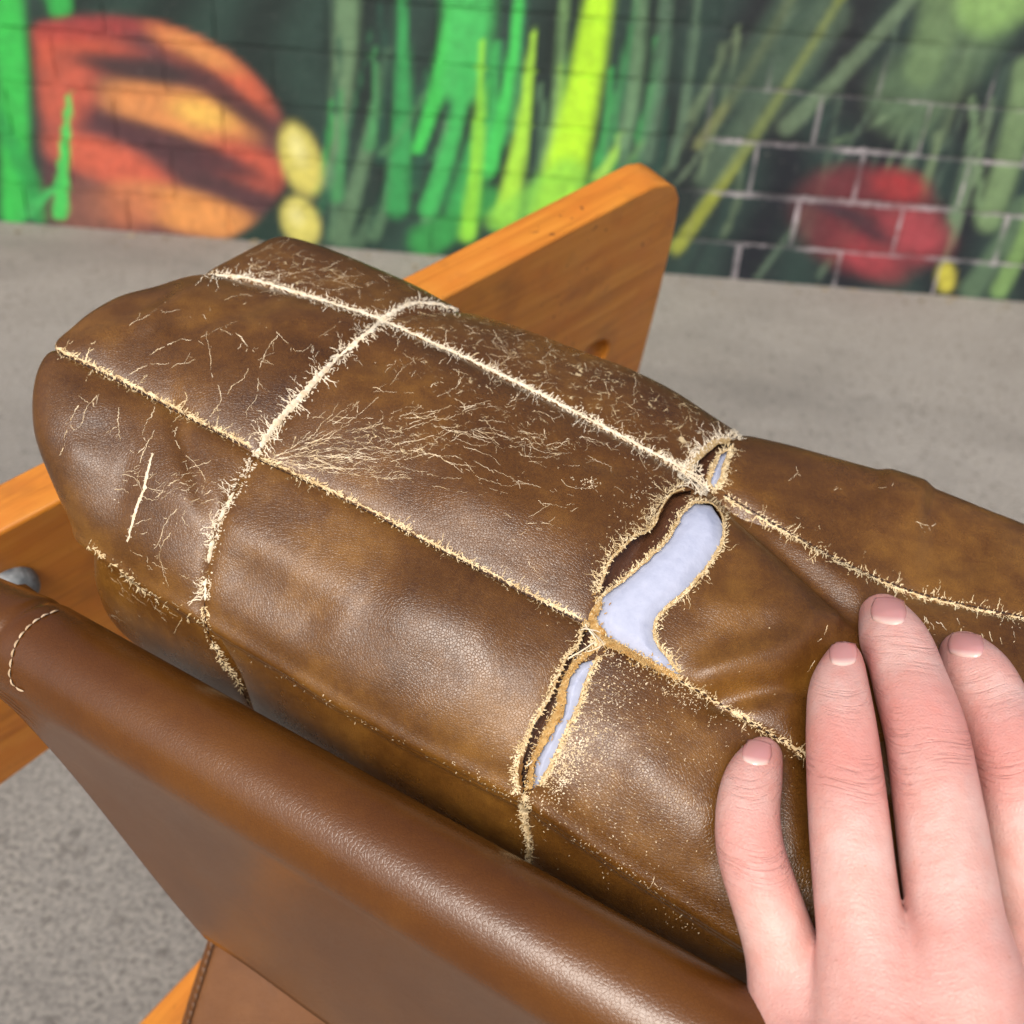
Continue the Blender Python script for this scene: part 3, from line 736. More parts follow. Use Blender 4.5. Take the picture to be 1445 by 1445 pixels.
seam_fray(C_l, fib, 2, 7, 16, .5, 1.6, gap=.9)
for pl in (B_l, B_m, A_r): stitches(pl, stitch, 7, 2, 3.4)
stitches(B_r, stitch, 8, 5, 4.0); stitches(L_low, stitch, 6, 4, 3.0)

# cracks across the panels
def fan(n, box_, ang, spread, L, wid, broken=.3, branch=.05, wander=.2):
    for _ in range(n):
        x = random.uniform(box_[0], box_[2]); y = random.uniform(box_[1], box_[3])
        chain(x, y, ang + random.gauss(0, spread), random.uniform(*L), wid, None, broken, branch, wander)
for _ in range(46):      # fan spreading right from the seam crossing
    a = random.uniform(-.60, .22); r0 = random.uniform(3, 90)
    chain(372 + r0 * math.cos(a), 650 + r0 * math.sin(a) * .9, a * .8, random.uniform(60, 240), random.uniform(.6, 1.35), None, .35, .035, .12)
fan(22, (430, 585, 640, 655), -.06, .16, (70, 260), 1.05, .4, .04, .15)
fan(22, (600, 590, 830, 660), .2, .10, (60, 200), 1.0, .45, .03, .12)
fan(16, (520, 520, 720, 590), -.15, .5, (15, 60), 1.6, .2, .10, .4)
fan(14, (700, 580, 900, 640), .2, .4, (15, 60), 1.4, .3, .1, .35)
fan(12, (700, 690, 850, 800), .1, .4, (10, 50), 1.0, .5, .1)
fan(16, (560, 455, 720, 500), .55, .7, (8, 45), 1.3, .2, .2, .6)
fan(22, (590, 450, 900, 560), .5, .6, (8, 40), 1.2, .25, .2, .6)
fan(16, (680, 500, 950, 610), .5, .6, (8, 40), 1.2, .25, .2, .6)
fan(20, (320, 350, 520, 400), .12, .15, (30, 110), 1.0, .3, .08)
fan(18, (430, 360, 580, 430), .25, .35, (15, 60), 1.3, .3, .12)
fan(14, (310, 380, 470, 440), -.22, .2, (30, 90), 1.3, .35)
for x, y, a, L, wd_ in [(181, 530, -.78, 60, 1.8), (205, 505, -.5, 130, 1.7), (240, 520, -.7, 40, 1.4), (295, 590, -1.05, 150, 1.6), (318, 560, -.9, 90, 1.4), (330, 470, .15, 40, 2.4), (372, 462, -.1, 120, 1.3), (180, 460, -.45, 90, 1.3),
                        (395, 470, 2.3, 130, 1.4), (143, 545, 1.95, 70, 2.0), (112, 570, 2.2, 60, 2.2), (168, 570, 1.8, 50, 1.7), (218, 605, 1.75, 90, 2.0), (222, 560, 1.6, 60, 1.8), (250, 600, 1.75, 110, 1.6), (300, 690, 2.4, 60, 1.5), (262, 700, 2.0, 90, 1.8),
                        (300, 650, 2.8, 90, 1.2), (250, 735, 1.8, 60, 1.5), (225, 780, 1.6, 50, 1.3), (160, 690, .1, 80, 1.2), (170, 670, -.05, 110, 1.0)]:
    chain(x, y, a, L * 1.15, wd_ * .95, None, .10, .07, .5)
for _ in range(4):
    lay_poly(fib_w, [(x_ + random.gauss(0, .9), y_ + random.gauss(0, .6)) for x_, y_ in smooth_pl([(216, 640), (208, 668), (203, 690), (190, 725), (180, 764)], 4)], random.uniform(2.0, 3.6), .00006, 0, 'both')
seam_fray([(214, 650), (203, 690), (190, 725), (180, 764)], fib_w, 0, 4, 4, .4, 1.2)
for _ in range(30): chain(random.uniform(140, 300), random.uniform(650, 760), random.gauss(-.3, .3), random.uniform(8, 40), 1.0, None, .35)
for _ in range(26): chain(random.uniform(135, 250), random.uniform(790, 870), .8 + random.gauss(0, .2), random.uniform(10, 40), 1.0, None, .3)
# speckles where the finish rubbed off
def specks(n, cx, cy, sx, sy, ang=0, wid=1.6, L=(2, 7)):
    for _ in range(n):
        u, v = random.gauss(0, sx), random.gauss(0, sy)
        x = cx + u * math.cos(ang) - v * math.sin(ang); y = cy + u * math.sin(ang) + v * math.cos(ang)
        if any(inpoly(np.array([x]), np.array([y]), h)[0] for h in HOLES): continue
        L0 = random.uniform(*L) * .62; lay_poly(crack, walk(x, y, random.uniform(0, 6.3), L0, 1.3, .9), random.lognormvariate(-.25, .4) * wid * .8, .00004, 0, 'both')
specks(420, 800, 1078, 34, 9, 2.05, 1.9); specks(560, 838, 1035, 75, 26, 2.05, 1.3); specks(420, 905, 1085, 85, 70, 0, 1.0, (1.5, 4)); specks(260, 930, 962, 70, 10, .52, 1.4)
specks(40, 832, 682, 9, 6, 0, 1.8); specks(60, 850, 1160, 70, 25, .55, 1.2); specks(60, 760, 840, 60, 8, .5, 1.2, (2, 8)); specks(80, 900, 700, 40, 14, 2.3, 1.2, (2, 8))
specks(60, 700, 1110, 50, 5, .5, 1.2); specks(50, 860, 1215, 60, 4, .58, 1.4); specks(24, 960, 1300, 20, 6, .5, 1.4); specks(60, 480, 1000, 110, 3, .5, 1.1); specks(60, 760, 600, 100, 40, .4, 1.0)
for x, y, a in ((850, 1235, 1.2), (925, 1235, 1.9), (1230, 690, -.35), (1290, 735, .3), (1110, 680, -.5), (1165, 700, -.4), (1150, 930, 1.9), (1168, 880, 1.8)): chain(x, y, a, 24, 1.6, None, .1, .2)
for _ in range(26): chain(random.uniform(1290, 1440), random.uniform(865, 905), random.uniform(.9, 2.2), random.uniform(6, 30), 1.5, None, .2, .2)

# raw edges round the tear
suede, pale, thread = Ribbons(), Ribbons(), Ribbons()
def rim(pl, wid, out_l, closed=True, rb=None, mat_w=1.7, dens=2, band=4, side=1, inl=0.0):
    pts = smooth_pl(pl + [pl[0]] if closed else pl, 2.5); n = len(pts)
    a = np.array(pts); wob = np.convolve(rng.normal(0, 1.4, n + 8), np.ones(5) / 5, 'same')[:n]
    T = np.gradient(a, axis=0); T /= np.linalg.norm(T, axis=1)[:, None] + 1e-9; N2 = np.stack((T[:, 1], -T[:, 0]), 1) * side   # side=+1: to the left (up) of travel
    jag = a + N2 * wob[:, None]
    if wid:
        if wid > 12:
            for q in range(3): lay_poly(suede, [(x_ + random.gauss(0, .7), y_ + random.gauss(0, .7)) for x_, y_ in jag], wid * (.9 - .2 * q), .0001 + .00012 * q, 0, 'both')
            for q in range(n * 3):
                x_, y_ = jag[random.randrange(n)]; lay_poly(suede, walk(x_ + random.gauss(0, wid * .3), y_ + random.gauss(0, wid * .3), random.uniform(0, 6.3), random.uniform(3, 7), 2.5, .5), 1.8, .0004, .0003, 'both')
        else:
            for k0 in range(0, n - 2, 10):
                lay_poly(pale, [tuple(q) for q in jag[k0:k0 + 13]], wid * random.uniform(.85, 1.15), .0001, 0, 'flat')
    rb = rb or fib
    for i in range(n):
        for q in range(dens):
            if random.random() < .25: continue
            an = math.atan2(N2[i, 1], N2[i, 0]) + random.gauss(0, .45); o = random.uniform(-.1, 1) * band * .5
            x, y = jag[i] + N2[i] * o
            l = out_l * random.lognormvariate(-.5, .5)
            chain(x, y, an, max(4, l), mat_w * random.uniform(.6, 1.3), rb, 0, .12, .6, 1)
        for q in range(2):
            x, y = jag[i] + N2[i] * (abs(random.gauss(0, band * .5)) - .8)
            lay_poly(rb, walk(x, y, random.uniform(0, 6.3), random.uniform(3, 7), 2.5, .6), mat_w * random.uniform(.8, 1.5), .0003, random.uniform(0, .0005), 'both')
# foam hole: counter-clockwise list runs down the right side first -> outside is on the left of travel
rim(FOAMS[1][:11], 5, 15, False, fib, 1.5, 1, 7)                 # right edge of the big hole
rim(FOAMS[1][15:] + FOAMS[1][:1], 5, 5, False, fib, 1.5, 2, 6)    # left edge beside the slit
rim([(846, 850), (836, 873), (848, 898), (880, 917), (922, 940), (956, 956)], 19, 2.5, False, fib, 1.3, 1, 8)
rim(FOAMS[0], 6, 5, True, fib, 1.7, 2, 5)
rim([(1034, 632), (1024, 655), (1020, 675), (1010, 690)], 4, 17, False, fib, 1.7, 2, 4)
rim([(844, 926), (830, 956), (816, 997), (798, 1035), (781, 1073), (763, 1106)], 5, 9, False, fib, 1.8, 3, 6)
rim([(748, 1112), (754, 1071), (773, 1033), (790, 1002), (796, 964), (814, 936), (838, 918)], 15, 2, False, fib, 1.2, 1, 12)
# left panel edges along the slit
rim([(1030, 620), (1008, 626), (985, 644), (964, 670)], 9, 26, False, fib_w, 2.0, 3, 8, -1)
rim([(966, 690), (947, 697), (932, 720), (922, 742), (890, 762), (862, 790), (844, 836)], 4, 22, False, fib, 1.5, 3, 9, -1)
rim([(830, 878), (822, 890), (813, 914), (798, 930), (786, 958), (771, 990), (751, 1025), (738, 1060)], 4, 8, False, fib, 1.7, 2, 5, -1)
rim([(740, 1050), (731, 1075), (728, 1095), (732, 1118)], 4, 10, False, fib, 1.8, 4, 9, -1)
rim([(741, 1120), (740, 1150), (744, 1180), (748, 1222)], 6, 7, False, fib, 1.8, 3, 6, 1)
rim([(741, 1120), (740, 1150), (744, 1180), (748, 1222)], 0, 7, False, fib, 1.8, 3, 5, -1)
rim([(1036, 612), (1046, 606), (1060, 614), (1090, 622)], 4, 4, False, fib_w, 1.6, 2, 4, 1)
# threads across the slit
def bridge(x0, y0, x1, y1, sag=.0008, wid=1.9):
    a, b = hit(x0, y0), hit(x1, y1)
    if a is None or b is None: return
    t = np.linspace(0, 1, 7)[:, None]; n_ = a[1]
    p = a[0] * (1 - t) + b[0] * t + n_ * (.0006 + sag * np.sin(t * math.pi)) + rng.normal(0, .00008, (7, 3))
    thread.add(p, np.tile(n_, (7, 1)), np.full(7, wid * PXM))
for a in [(964, 664, 995, 684), (968, 672, 990, 690), (960, 668, 986, 696), (975, 660, 992, 680), (955, 690, 980, 693), (822, 886, 845, 908), (826, 880, 842, 902), (818, 890, 848, 895), (812, 925, 845, 912), (800, 930, 840, 906), (828, 892, 850, 912), (741, 1080, 750, 1072)]: bridge(*a)
for x, y, rr, m_ in ((540, 452, 9, 60), (972, 668, 16, 160), (843, 905, 10, 110), (740, 1142, 6, 60), (362, 640, 5, 26), (1040, 612, 9, 90), (990, 690, 9, 90)):
    for _ in range(m_):
        a = random.uniform(0, 6.3); r0 = rr * random.random() ** .5
        lay_poly(fib_w if y < 700 else fib, walk(x + r0 * math.cos(a), y + r0 * math.sin(a), random.uniform(0, 6.3), random.uniform(5, 10), 2.6, .5), 2.1, .0002, random.uniform(0, .0005), 'both')
fib_w.build('pale_frayed_fibres', M_FIBRE_W, cush); fib.build('frayed_fibres', M_FIBRE, cush); crack.build('surface_cracks', M_CRACK, cush)
stitch.build('seam_stitching', M_STITCH, cush); suede.build('suede_edges', M_SUEDE, cush); pale.build('raw_edges', M_RAW, cush); thread.build('loose_threads', M_FIBRE_W, cush)

# ------------------------------------------------------------------ chair: side board, bolt, sling, lower sling, lower board
chair = thing('lounge_chair', 'low lounge chair of orange varnished pine boards with brown leather sling', 'chair', (float(P(300, 1000, .4)[0]), float(P(300, 1000, .4)[1]), 0.0))
def tocam(p): v = np.asarray(p) - CAM; return np.stack((v @ RT, v @ UP, v @ FW), -1)
def plane_pts(p0, p1, p2): 
    n = np.cross(p1 - p0, p2 - p0); n /= np.linalg.norm(n)
    if n @ (CAM - p0) < 0: n = -n
    return p0, n
def on_plane(pl, px, py):
    r = ray(px, py); return CAM + r * ((pl[0] - CAM) @ pl[1]) / (r @ pl[1])
def board(name, pl, outline, thick, holes=(), bev=.004, grain_dir=None):
    """flat board: outline (photo px) laid on a plane, given its thickness away from the viewer"""
    org, n = pl
    ax = grain_dir / np.linalg.norm(grain_dir); ay = np.cross(n, ax); ay /= np.linalg.norm(ay)
    bm = bmesh.new()
    def loop(pts):
        vs_ = [bm.verts.new(p) for p in pts]
        return vs_, [bm.edges.new((vs_[i], vs_[(i + 1) % len(vs_)])) for i in range(len(vs_))]
    outl = [on_plane(pl, *q) for q in outline]
    ov, oe = loop(outl); es = list(oe); hv = []
    for (hx, hy, hr) in holes:
        c_ = on_plane(pl, hx, hy)
        v_, e_ = loop([c_ + hr * (math.cos(t) * ax + math.sin(t) * ay) for t in np.linspace(0, 2 * math.pi, 29)[:-1]]); hv.append(v_); es += e_
    bmesh.ops.triangle_fill(bm, use_beauty=True, use_dissolve=False, edges=es, normal=Vector(n))
    front = list(bm.faces)
    r_ = bmesh.ops.extrude_face_region(bm, geom=front)
    nv = [q for q in r_['geom'] if isinstance(q, bmesh.types.BMVert)]
    bmesh.ops.translate(bm, verts=nv, vec=Vector(-n * thick))
    bmesh.ops.recalc_face_normals(bm, faces=list(bm.faces))
    V = np.array([v_.co[:] for v_ in bm.verts]); bm.verts.index_update()
    fa = [tuple(v_.index for v_ in f.verts) for f in bm.faces]; bm.free()
    o = mesh_obj(name, V, fa, M_WOOD, chair, False)
    b = o.modifiers.new('bevel', 'BEVEL'); b.width = bev; b.segments = 4; b.limit_method = 'ANGLE'; b.angle_limit = R(40)
    gr = np.stack(((V - org) @ ax, (V - org) @ ay, (V - org) @ n), 1)
    a = o.data.attributes.new('grain', 'FLOAT_VECTOR', 'POINT'); a.data.foreach_set('vector', gr.astype(np.float32).ravel())
    for p in o.data.polygons: p.use_smooth = True
    o.modifiers.new('wn', 'WEIGHTED_NORMAL')
    return o
p0, p1 = P(0, 752, .35), P(925, 262, .475)
# the board's thickness shows as a band above its near face: solve for the face normal that gives it
ab = tocam(p1) - tocam(p0); sx, sy, dpt = -42.0, 32.0, .475; qx, qy = (925 - 722.5) / F, (722.5 - 262) / F
kz = -(ab[0] * sx * dpt / F + ab[1] * sy * dpt / F) / (ab[0] * qx + ab[1] * qy + ab[2])
bk = np.array((sx * dpt / F + qx * kz, sy * dpt / F + qy * kz, kz)); BT = float(np.linalg.norm(bk))
bn = -(bk[0] * RT + bk[1] * UP + bk[2] * FW) / BT
bp = (p0, bn)
outline = [(-330, 927), (0, 752), (300, 593), (600, 434), (870, 291), (900, 275), (925, 262), (942, 259), (955, 266), (960, 281), (957, 305), (950, 340), (928, 430), (900, 535), (880, 620), (800, 690), (400, 880), (95, 1040), (0, 1110), (-330, 1345)]
sb = board('side_board', bp, outline, BT, [(836, 506, .0120)], .0045, p1 - p0)
# bolt head and washer
def lathe(name, prof, base, axis, mat, parent, n=36):
    axis = axis / np.linalg.norm(axis); t = np.cross(axis, (0.3, .5, .8)); t /= np.linalg.norm(t); s = np.cross(axis, t)
    V = []; 
    for r_, h in prof:
        for k_ in range(n): a = 2 * math.pi * k_ / n; V.append(base + axis * h + r_ * (math.cos(a) * t + math.sin(a) * s))
    fa = [(i * n + k_, i * n + (k_ + 1) % n, (i + 1) * n + (k_ + 1) % n, (i + 1) * n + k_) for i in range(len(prof) - 1) for k_ in range(n)]
    return mesh_obj(name, V, fa, mat, parent)
bc = on_plane(bp, 16, 826) + bp[1] * .001
lathe('bolt_head', [(0, .0065), (.004, .0064), (.0072, .0055), (.0088, .0035), (.0094, .001), (.0094, -.002)], bc, bp[1], M_STEEL, chair)

# sling: leather wrapped round a rail, then hanging down as a sheet
RA, RB = P(30, 905, .288), P(1180, 1578, .205)
ax = RB - RA; Ltot = np.linalg.norm(ax); ax /= Ltot
# hang direction from the lower left corner
corner = P(298, 1296, .335)
corner = corner + FW * .006 + RT * .004; hv = (corner - RA) - ((corner - RA) @ ax) * ax; hlen = np.linalg.norm(hv); hv /= hlen
nrm = np.cross(ax, hv); nrm /= np.linalg.norm(nrm)
if nrm @ (CAM - RA) < 0: nrm = -nrm
rr = .0145
prof = []        # (along nrm, along hv)
for a in np.linspace(-200, 0, 26):
    t = R(a); prof.append((rr * math.cos(t), rr * math.sin(t)))
ncap = len(prof)
for q in np.linspace(0, 1, 26)[1:]: prof.append((rr - .0035 * math.sin(q * math.pi) * (1 - q) - .003 * q, q * hlen))
prof = np.array(prof)
slant = (corner - RA) @ ax                       # the sheet's left edge slants in
nu = 220
V = []
for q, (a, b) in enumerate(prof):
    s0 = slant * max(0.0, b / hlen) ** 1.0 - .020 * (b <= 0) - .020 * max(0, 1 - max(0, b) / (.12 * hlen)) * (b > 0)
    for s in np.linspace(0, 1, nu):
        d = s0 + (Ltot - s0) * s
        endt = max(0, 1 - (d + .02) / .022)
        flare = -.0022 * endt + .0006 * math.sin(d * 70) * max(0, b) / hlen - .0009 * math.exp(-((d - .004) / .0016) ** 2)
        sc = 1 + .06 * math.sin(d * 25 + .5) * 0
        V.append(RA + ax * d + nrm * (a * (1 + flare / rr) if b <= 0 else a + flare) + hv * (b * (1 + flare / rr) if b <= 0 else b))
V = np.array(V); npf = len(prof)
fa = np.array([(i * nu + k_, i * nu + k_ + 1, (i + 1) * nu + k_ + 1, (i + 1) * nu + k_) for i in range(npf - 1) for k_ in range(nu - 1)])
so = mesh_obj('sling', V, fa, M_SLING, chair)
sol = so.modifiers.new('thickness', 'SOLIDIFY'); sol.thickness = .0028; sol.offset = -1
# make sure the outside looks at the camera
so.data.update()
nn = np.zeros(len(so.data.polygons) * 3, np.float32); so.data.polygons.foreach_get('normal', nn); nn = nn.reshape(-1, 3)
if nn[len(nn) * 3 // 4] @ nrm < 0: so.data.flip_normals()
# stitch line near the sling's end and a loose thread
sb_ = BVHTree.FromPolygons([tuple(p) for p in V], [tuple(int(i) for i in f) for f in fa])
def shit(px, py):
    r_ = Vector(ray(px, py)).normalized(); loc, no, i, d = sb_.ray_cast(CV, r_, 2)
    if loc is None: return None
    if no.dot(r_) > 0: no = -no
    return np.array(loc), np.array(no)
st = Ribbons()
pl = smooth_pl([(82, 862), (58, 872), (36, 890), (22, 912), (16, 938), (15, 955), (20, 966), (36, 976)], 1.0)
i = 0
while i + 12 < len(pl):
    hs = [shit(*pl[i + k_ * 3]) for k_ in range(5)]
    if all(h is not None for h in hs): st.add([h[0] + h[1] * (.0002 + .0003 * math.sin(k_ / 4 * math.pi)) for k_, h in enumerate(hs)], [h[1] for h in hs], np.array([1.5, 3.2, 3.6, 3.2, 1.5]) * .28 / F)
    i += 14
st.build('sling_stitching', simple('sling_thread', (.36, .25, .14, 1), (.6, .47, .33, 1), 400, .9), so if False else chair)
lt = Ribbons()
pts = P(np.array([22, 12, 4, -8, -20]), np.array([966, 976, 974, 984, 980]), np.full(5, .284)); lt.add(pts, np.tile(-FW, (5, 1)), np.full(5, 2.6 * .28 / F))
pts = P(np.array([18, 8, 0, -6]), np.array([962, 958, 966, 962]), np.full(4, .2835)); lt.add(pts, np.tile(-FW, (4, 1)), np.full(4, 1.8 * .28 / F))
lt.build('loose_thread', simple('pink_thread', (.5, .3, .26, 1), (.6, .4, .35, 1), 400, .9), chair)

# lower sling panel and lower board, seen under the hanging sheet
lp = plane_pts(P(300, 1325, .42), P(262, 1450, .42), P(520, 1450, .385))
def sheet(name, poly, pl_, mat, thick, bulge=0.0, n=40):
    a, b, c_, d = [np.array(q, float) for q in poly]
    V = []
    for j in range(n):
        for i in range(n):
            u, v_ = i / (n - 1), j / (n - 1); q = (a * (1 - u) + b * u) * (1 - v_) + (d * (1 - u) + c_ * u) * v_
            V.append(on_plane(pl_, q[0], q[1]) + pl_[1] * bulge * (math.sin(u * 9 + v_ * 2) * .5 + math.sin(v_ * 5)))
    fa = np.array([(j * n + i, (j + 1) * n + i, (j + 1) * n + i + 1, j * n + i + 1) for j in range(n - 1) for i in range(n - 1)])
    o = mesh_obj(name, V, fa, mat, chair); m_ = o.modifiers.new('thickness', 'SOLIDIFY'); m_.thickness = thick; return o
sheet('lower_sling', [(306, 1290), (640, 1290), (640, 1620), (205, 1620)], lp, M_LOWER, .003, .0012)
tw = Ribbons()
for s_ in (0,):
    pl = [(316 - s_ - (y - 1290) * .30, y) for y in range(1300, 1600, 2)]
    i = 0
    while i + 8 < len(pl):
        hs = [on_plane(lp, *pl[i + k_ * 2]) + lp[1] * .0034 for k_ in range(5)]
        tw.add(hs, np.tile(lp[1], (5, 1)), np.array([4, 8, 9, 8, 4]) * .42 / F); i += 6
tw.build('lower_seam', M_SLING, chair)
lb = plane_pts(P(285, 1345, .50), P(190, 1445, .50), P(320, 1445, .47))
board('lower_board', lb, [(60, 1590), (170, 1466), (292, 1338), (420, 1240), (470, 1330), (330, 1480), (220, 1640)], .035, (), .004, P(292, 1340, .5) - P(190, 1445, .5))
# far side of the chair: legs below the frame, so that it stands on the ground
def leg(top, w_, t_):
    foot = np.array((top[0], top[1], 0.0)); e1 = ax * 1.0; e1 = np.array((e1[0], e1[1], 0)); e1 /= np.linalg.norm(e1); e2 = np.array((-e1[1], e1[0], 0))
    v, fa = box(foot - e1 * t_ / 2 - e2 * w_ / 2, e1 * t_, e2 * w_, np.array((0, 0, top[2])))
    o = mesh_obj('leg', v, fa, M_WOOD, chair, False); V = np.array(v)
    a = o.data.attributes.new('grain', 'FLOAT_VECTOR', 'POINT'); a.data.foreach_set('vector', (V - foot)[:, [2, 0, 1]].astype(np.float32).ravel())
    b = o.modifiers.new('bevel', 'BEVEL'); b.width = .004; b.segments = 3
leg(on_plane(bp, 640, 720) - bp[1] * .02, .07, .034)

# ------------------------------------------------------------------ hand
def tocam(p): v = np.asarray(p) - CAM; return np.stack((v @ RT, v @ UP, v @ FW), -1)
def toworld(c): return CAM + c[..., 0:1] * RT + c[..., 1:2] * UP + c[..., 2:3] * FW
def sdepth(px, py):
    h = hit(px, py)
    return None if h is None else float((h[0] - CAM) @ FW)
FING = {   # px, py, radius px, clearance between the finger and the leather (m)
 'pinky': [(1077, 1066, 27, .000), (1063, 1100, 39, .0005), (1055, 1148, 44, .003), (1060, 1205, 47, .006), (1074, 1250, 47, .007), (1092, 1300, 50, .008), (1112, 1360, 54, .008)],
 'ring': [(1194, 936, 31, .0015), (1187, 975, 43, .0025), (1189, 1020, 49, .0045), (1194, 1080, 54, .008), (1200, 1150, 56, .009), (1208, 1230, 60, .010), (1217, 1305, 63, .010)],
 'middle': [(1246, 870, 33, .000), (1263, 908, 47, .001), (1284, 970, 54, .004), (1304, 1034, 57, .008), (1317, 1112, 61, .009), (1330, 1202, 65, .010), (1343, 1300, 68, .011)],
 'index': [(1361, 924, 34, .000), (1379, 956, 48, .001), (1406, 1015, 53, .004), (1431, 1075, 56, .008), (1450, 1150, 59, .009), (1466, 1235, 62, .010), (1476, 1320, 66, .010)],
}
prev = {}
BONES = {}
for nme, js in FING.items():
    c_ = []
    for (x, y, r_, clr) in js:
        d = sdepth(x, y) or .235
        rad = r_ * (d - .012) / F
        dd = d - rad - clr + .0022
        c_.append(np.append(tocam(P(x, y, dd)), r_ * dd / F))
    c_ = np.array(c_)
    # smooth the depth so the finger bends evenly
    z = c_[:, 2].copy()
    for _ in range(2): z[1:-1] = .25 * z[:-2] + .5 * z[1:-1] + .25 * z[2:]
    sc = z / c_[:, 2]; c_[:, :3] *= sc[:, None]; c_[:, 3] *= sc
    BONES[nme] = c_
def cpt(px, py, d, rpx): return np.append(tocam(P(px, py, d)), rpx * d / F)
wrist = cpt(1300, 1830, .170, 150)
MCP = {'pinky': cpt(1135, 1425, BONES['pinky'][-1, 2] - .002, 66), 'ring': cpt(1235, 1395, BONES['ring'][-1, 2] - .004, 74), 'middle': cpt(1352, 1385, BONES['middle'][-1, 2] - .005, 78), 'index': cpt(1478, 1400, BONES['index'][-1, 2] - .004, 78)}
for k_ in BONES: BONES[k_] = np.vstack((BONES[k_], MCP[k_]))
thumb = np.array([cpt(1690, 1270, .222, 40), cpt(1690, 1330, .216, 56), cpt(1680, 1420, .206, 60), cpt(1650, 1520, .198, 68), cpt(1560, 1640, .188, 80)])
meta = []
for k_, (wx, wr) in {'pinky': (1215, 92), 'ring': (1265, 100), 'middle': (1330, 105), 'index': (1400, 100)}.items():
    m0 = MCP[k_]; m2 = cpt(wx, 1760, .176, wr); m1 = (m0 + m2) / 2; meta.append(np.array([m0, m1, m2]))
for a_, b_ in (('pinky', 'ring'), ('ring', 'middle'), ('middle', 'index')):
    m0 = (MCP[a_] + MCP[b_]) / 2; m0[1] -= .012; m0[2] += .002; m0[3] *= .95; m2 = cpt(1300, 1760, .177, 100); meta.append(np.array([m0, (m0 + m2) / 2, m2]))
web = np.array([thumb[-1], cpt(1430, 1620, .185, 100)])
arm = np.array([cpt(1310, 1740, .176, 120), wrist, cpt(1360, 2150, .160, 190), cpt(1480, 2600, .150, 240)])
ORIG = {k_: v.copy() for k_, v in BONES.items()}
for k_, v in BONES.items():
    cum = np.concatenate(([0], np.cumsum(np.linalg.norm(np.diff(v[:, :3], axis=0), axis=1))))
    rs = v[:, 3].copy(); rs[2:-1] = .25 * rs[1:-2] + .5 * rs[2:-1] + .25 * rs[3:]; v[:, 3] = rs
    BONES[k_] = herm(cum, v, np.linspace(0, cum[-1], 26))
def capsule(p, a, b):
    """round cone (approx.) between a and b (x,y,z,r)"""
    ab = b[:3] - a[:3]; L2 = ab @ ab
    t = np.clip(((p - a[:3]) @ ab) / L2, 0, 1)
    q = p - a[:3] - t[..., None] * ab
    return np.sqrt((q * q).sum(-1)) - (a[3] + (b[3] - a[3]) * t)
def smin(a, b, k_):
    h = np.clip(.5 + .5 * (b - a) / k_, 0, 1); return b + (a - b) * h - k_ * h * (1 - h)
HH = .0008
allp = np.vstack([v for v in BONES.values()] + [thumb, arm] + meta)
lo = (allp[:, :3] - allp[:, 3:]).min(0) - .004; hi = (allp[:, :3] + allp[:, 3:]).max(0) + .004
dims = np.ceil((hi - lo) / HH).astype(int) + 1
FIELD = np.full(dims, .02, np.float32)
def sub(pts, marg):
    l = np.maximum(((pts[:, :3] - pts[:, 3:]).min(0) - marg - lo) // HH, 0).astype(int)
    h = np.minimum(((pts[:, :3] + pts[:, 3:]).max(0) + marg - lo) // HH + 2, dims).astype(int)
    sl = tuple(slice(a, b) for a, b in zip(l, h))
    g_ = np.stack(np.meshgrid(*[lo[i] + HH * np.arange(l[i], h[i]) for i in range(3)], indexing='ij'), -1)
    return sl, g_
def chain_sdf(p, pts, k_):
    d = None
    for a, b in zip(pts[:-1], pts[1:]):
        c_ = capsule(p, a, b); d = c_ if d is None else smin(d, c_, k_)
    return d
PALM = np.full(dims, .02, np.float32)
for pts, k_ in [(m_, .010) for m_ in meta] + [(web, .012), (arm, .014)]:
    sl, g_ = sub(pts, .014); PALM[sl] = smin(PALM[sl], chain_sdf(g_, pts, .006), k_)
for k_, wx in (('ring', 1265), ('middle', 1330), ('index', 1400)):      # tendons on the back of the hand
    m0 = MCP[k_].copy(); m2 = cpt(wx, 1760, .176, 100); rt = .0042
    tn = np.array([np.append(q[:3] - np.array((0, 0, q[3] - rt + e)), rt) for q, e in ((m0, .0010), (.6 * m0 + .4 * m2, .0013), (.2 * m0 + .8 * m2, .0006))])
    sl, g_ = sub(tn, .008); PALM[sl] = smin(PALM[sl], chain_sdf(g_, tn, .002), .005)
FIELD[:] = PALM; D1 = np.full(dims, .02, np.float32); D2 = D1.copy()
for nme, pts in list(BONES.items()) + [('thumb', thumb)]:
    sl, g_ = sub(pts, .010)
    d = chain_sdf(g_, pts, .0008 if nme != 'thumb' else .0025)
    FIELD[sl] = np.minimum(FIELD[sl], smin(PALM[sl], d, .006 if nme != 'thumb' else .012))
    D2[sl] = np.minimum(D2[sl], np.maximum(D1[sl], d)); D1[sl] = np.minimum(D1[sl], d)
FIELD = FIELD + .0016 * np.exp(-((D2 - D1) / .0020) ** 2) * np.clip((PALM + .001) / .004, 0, 1)
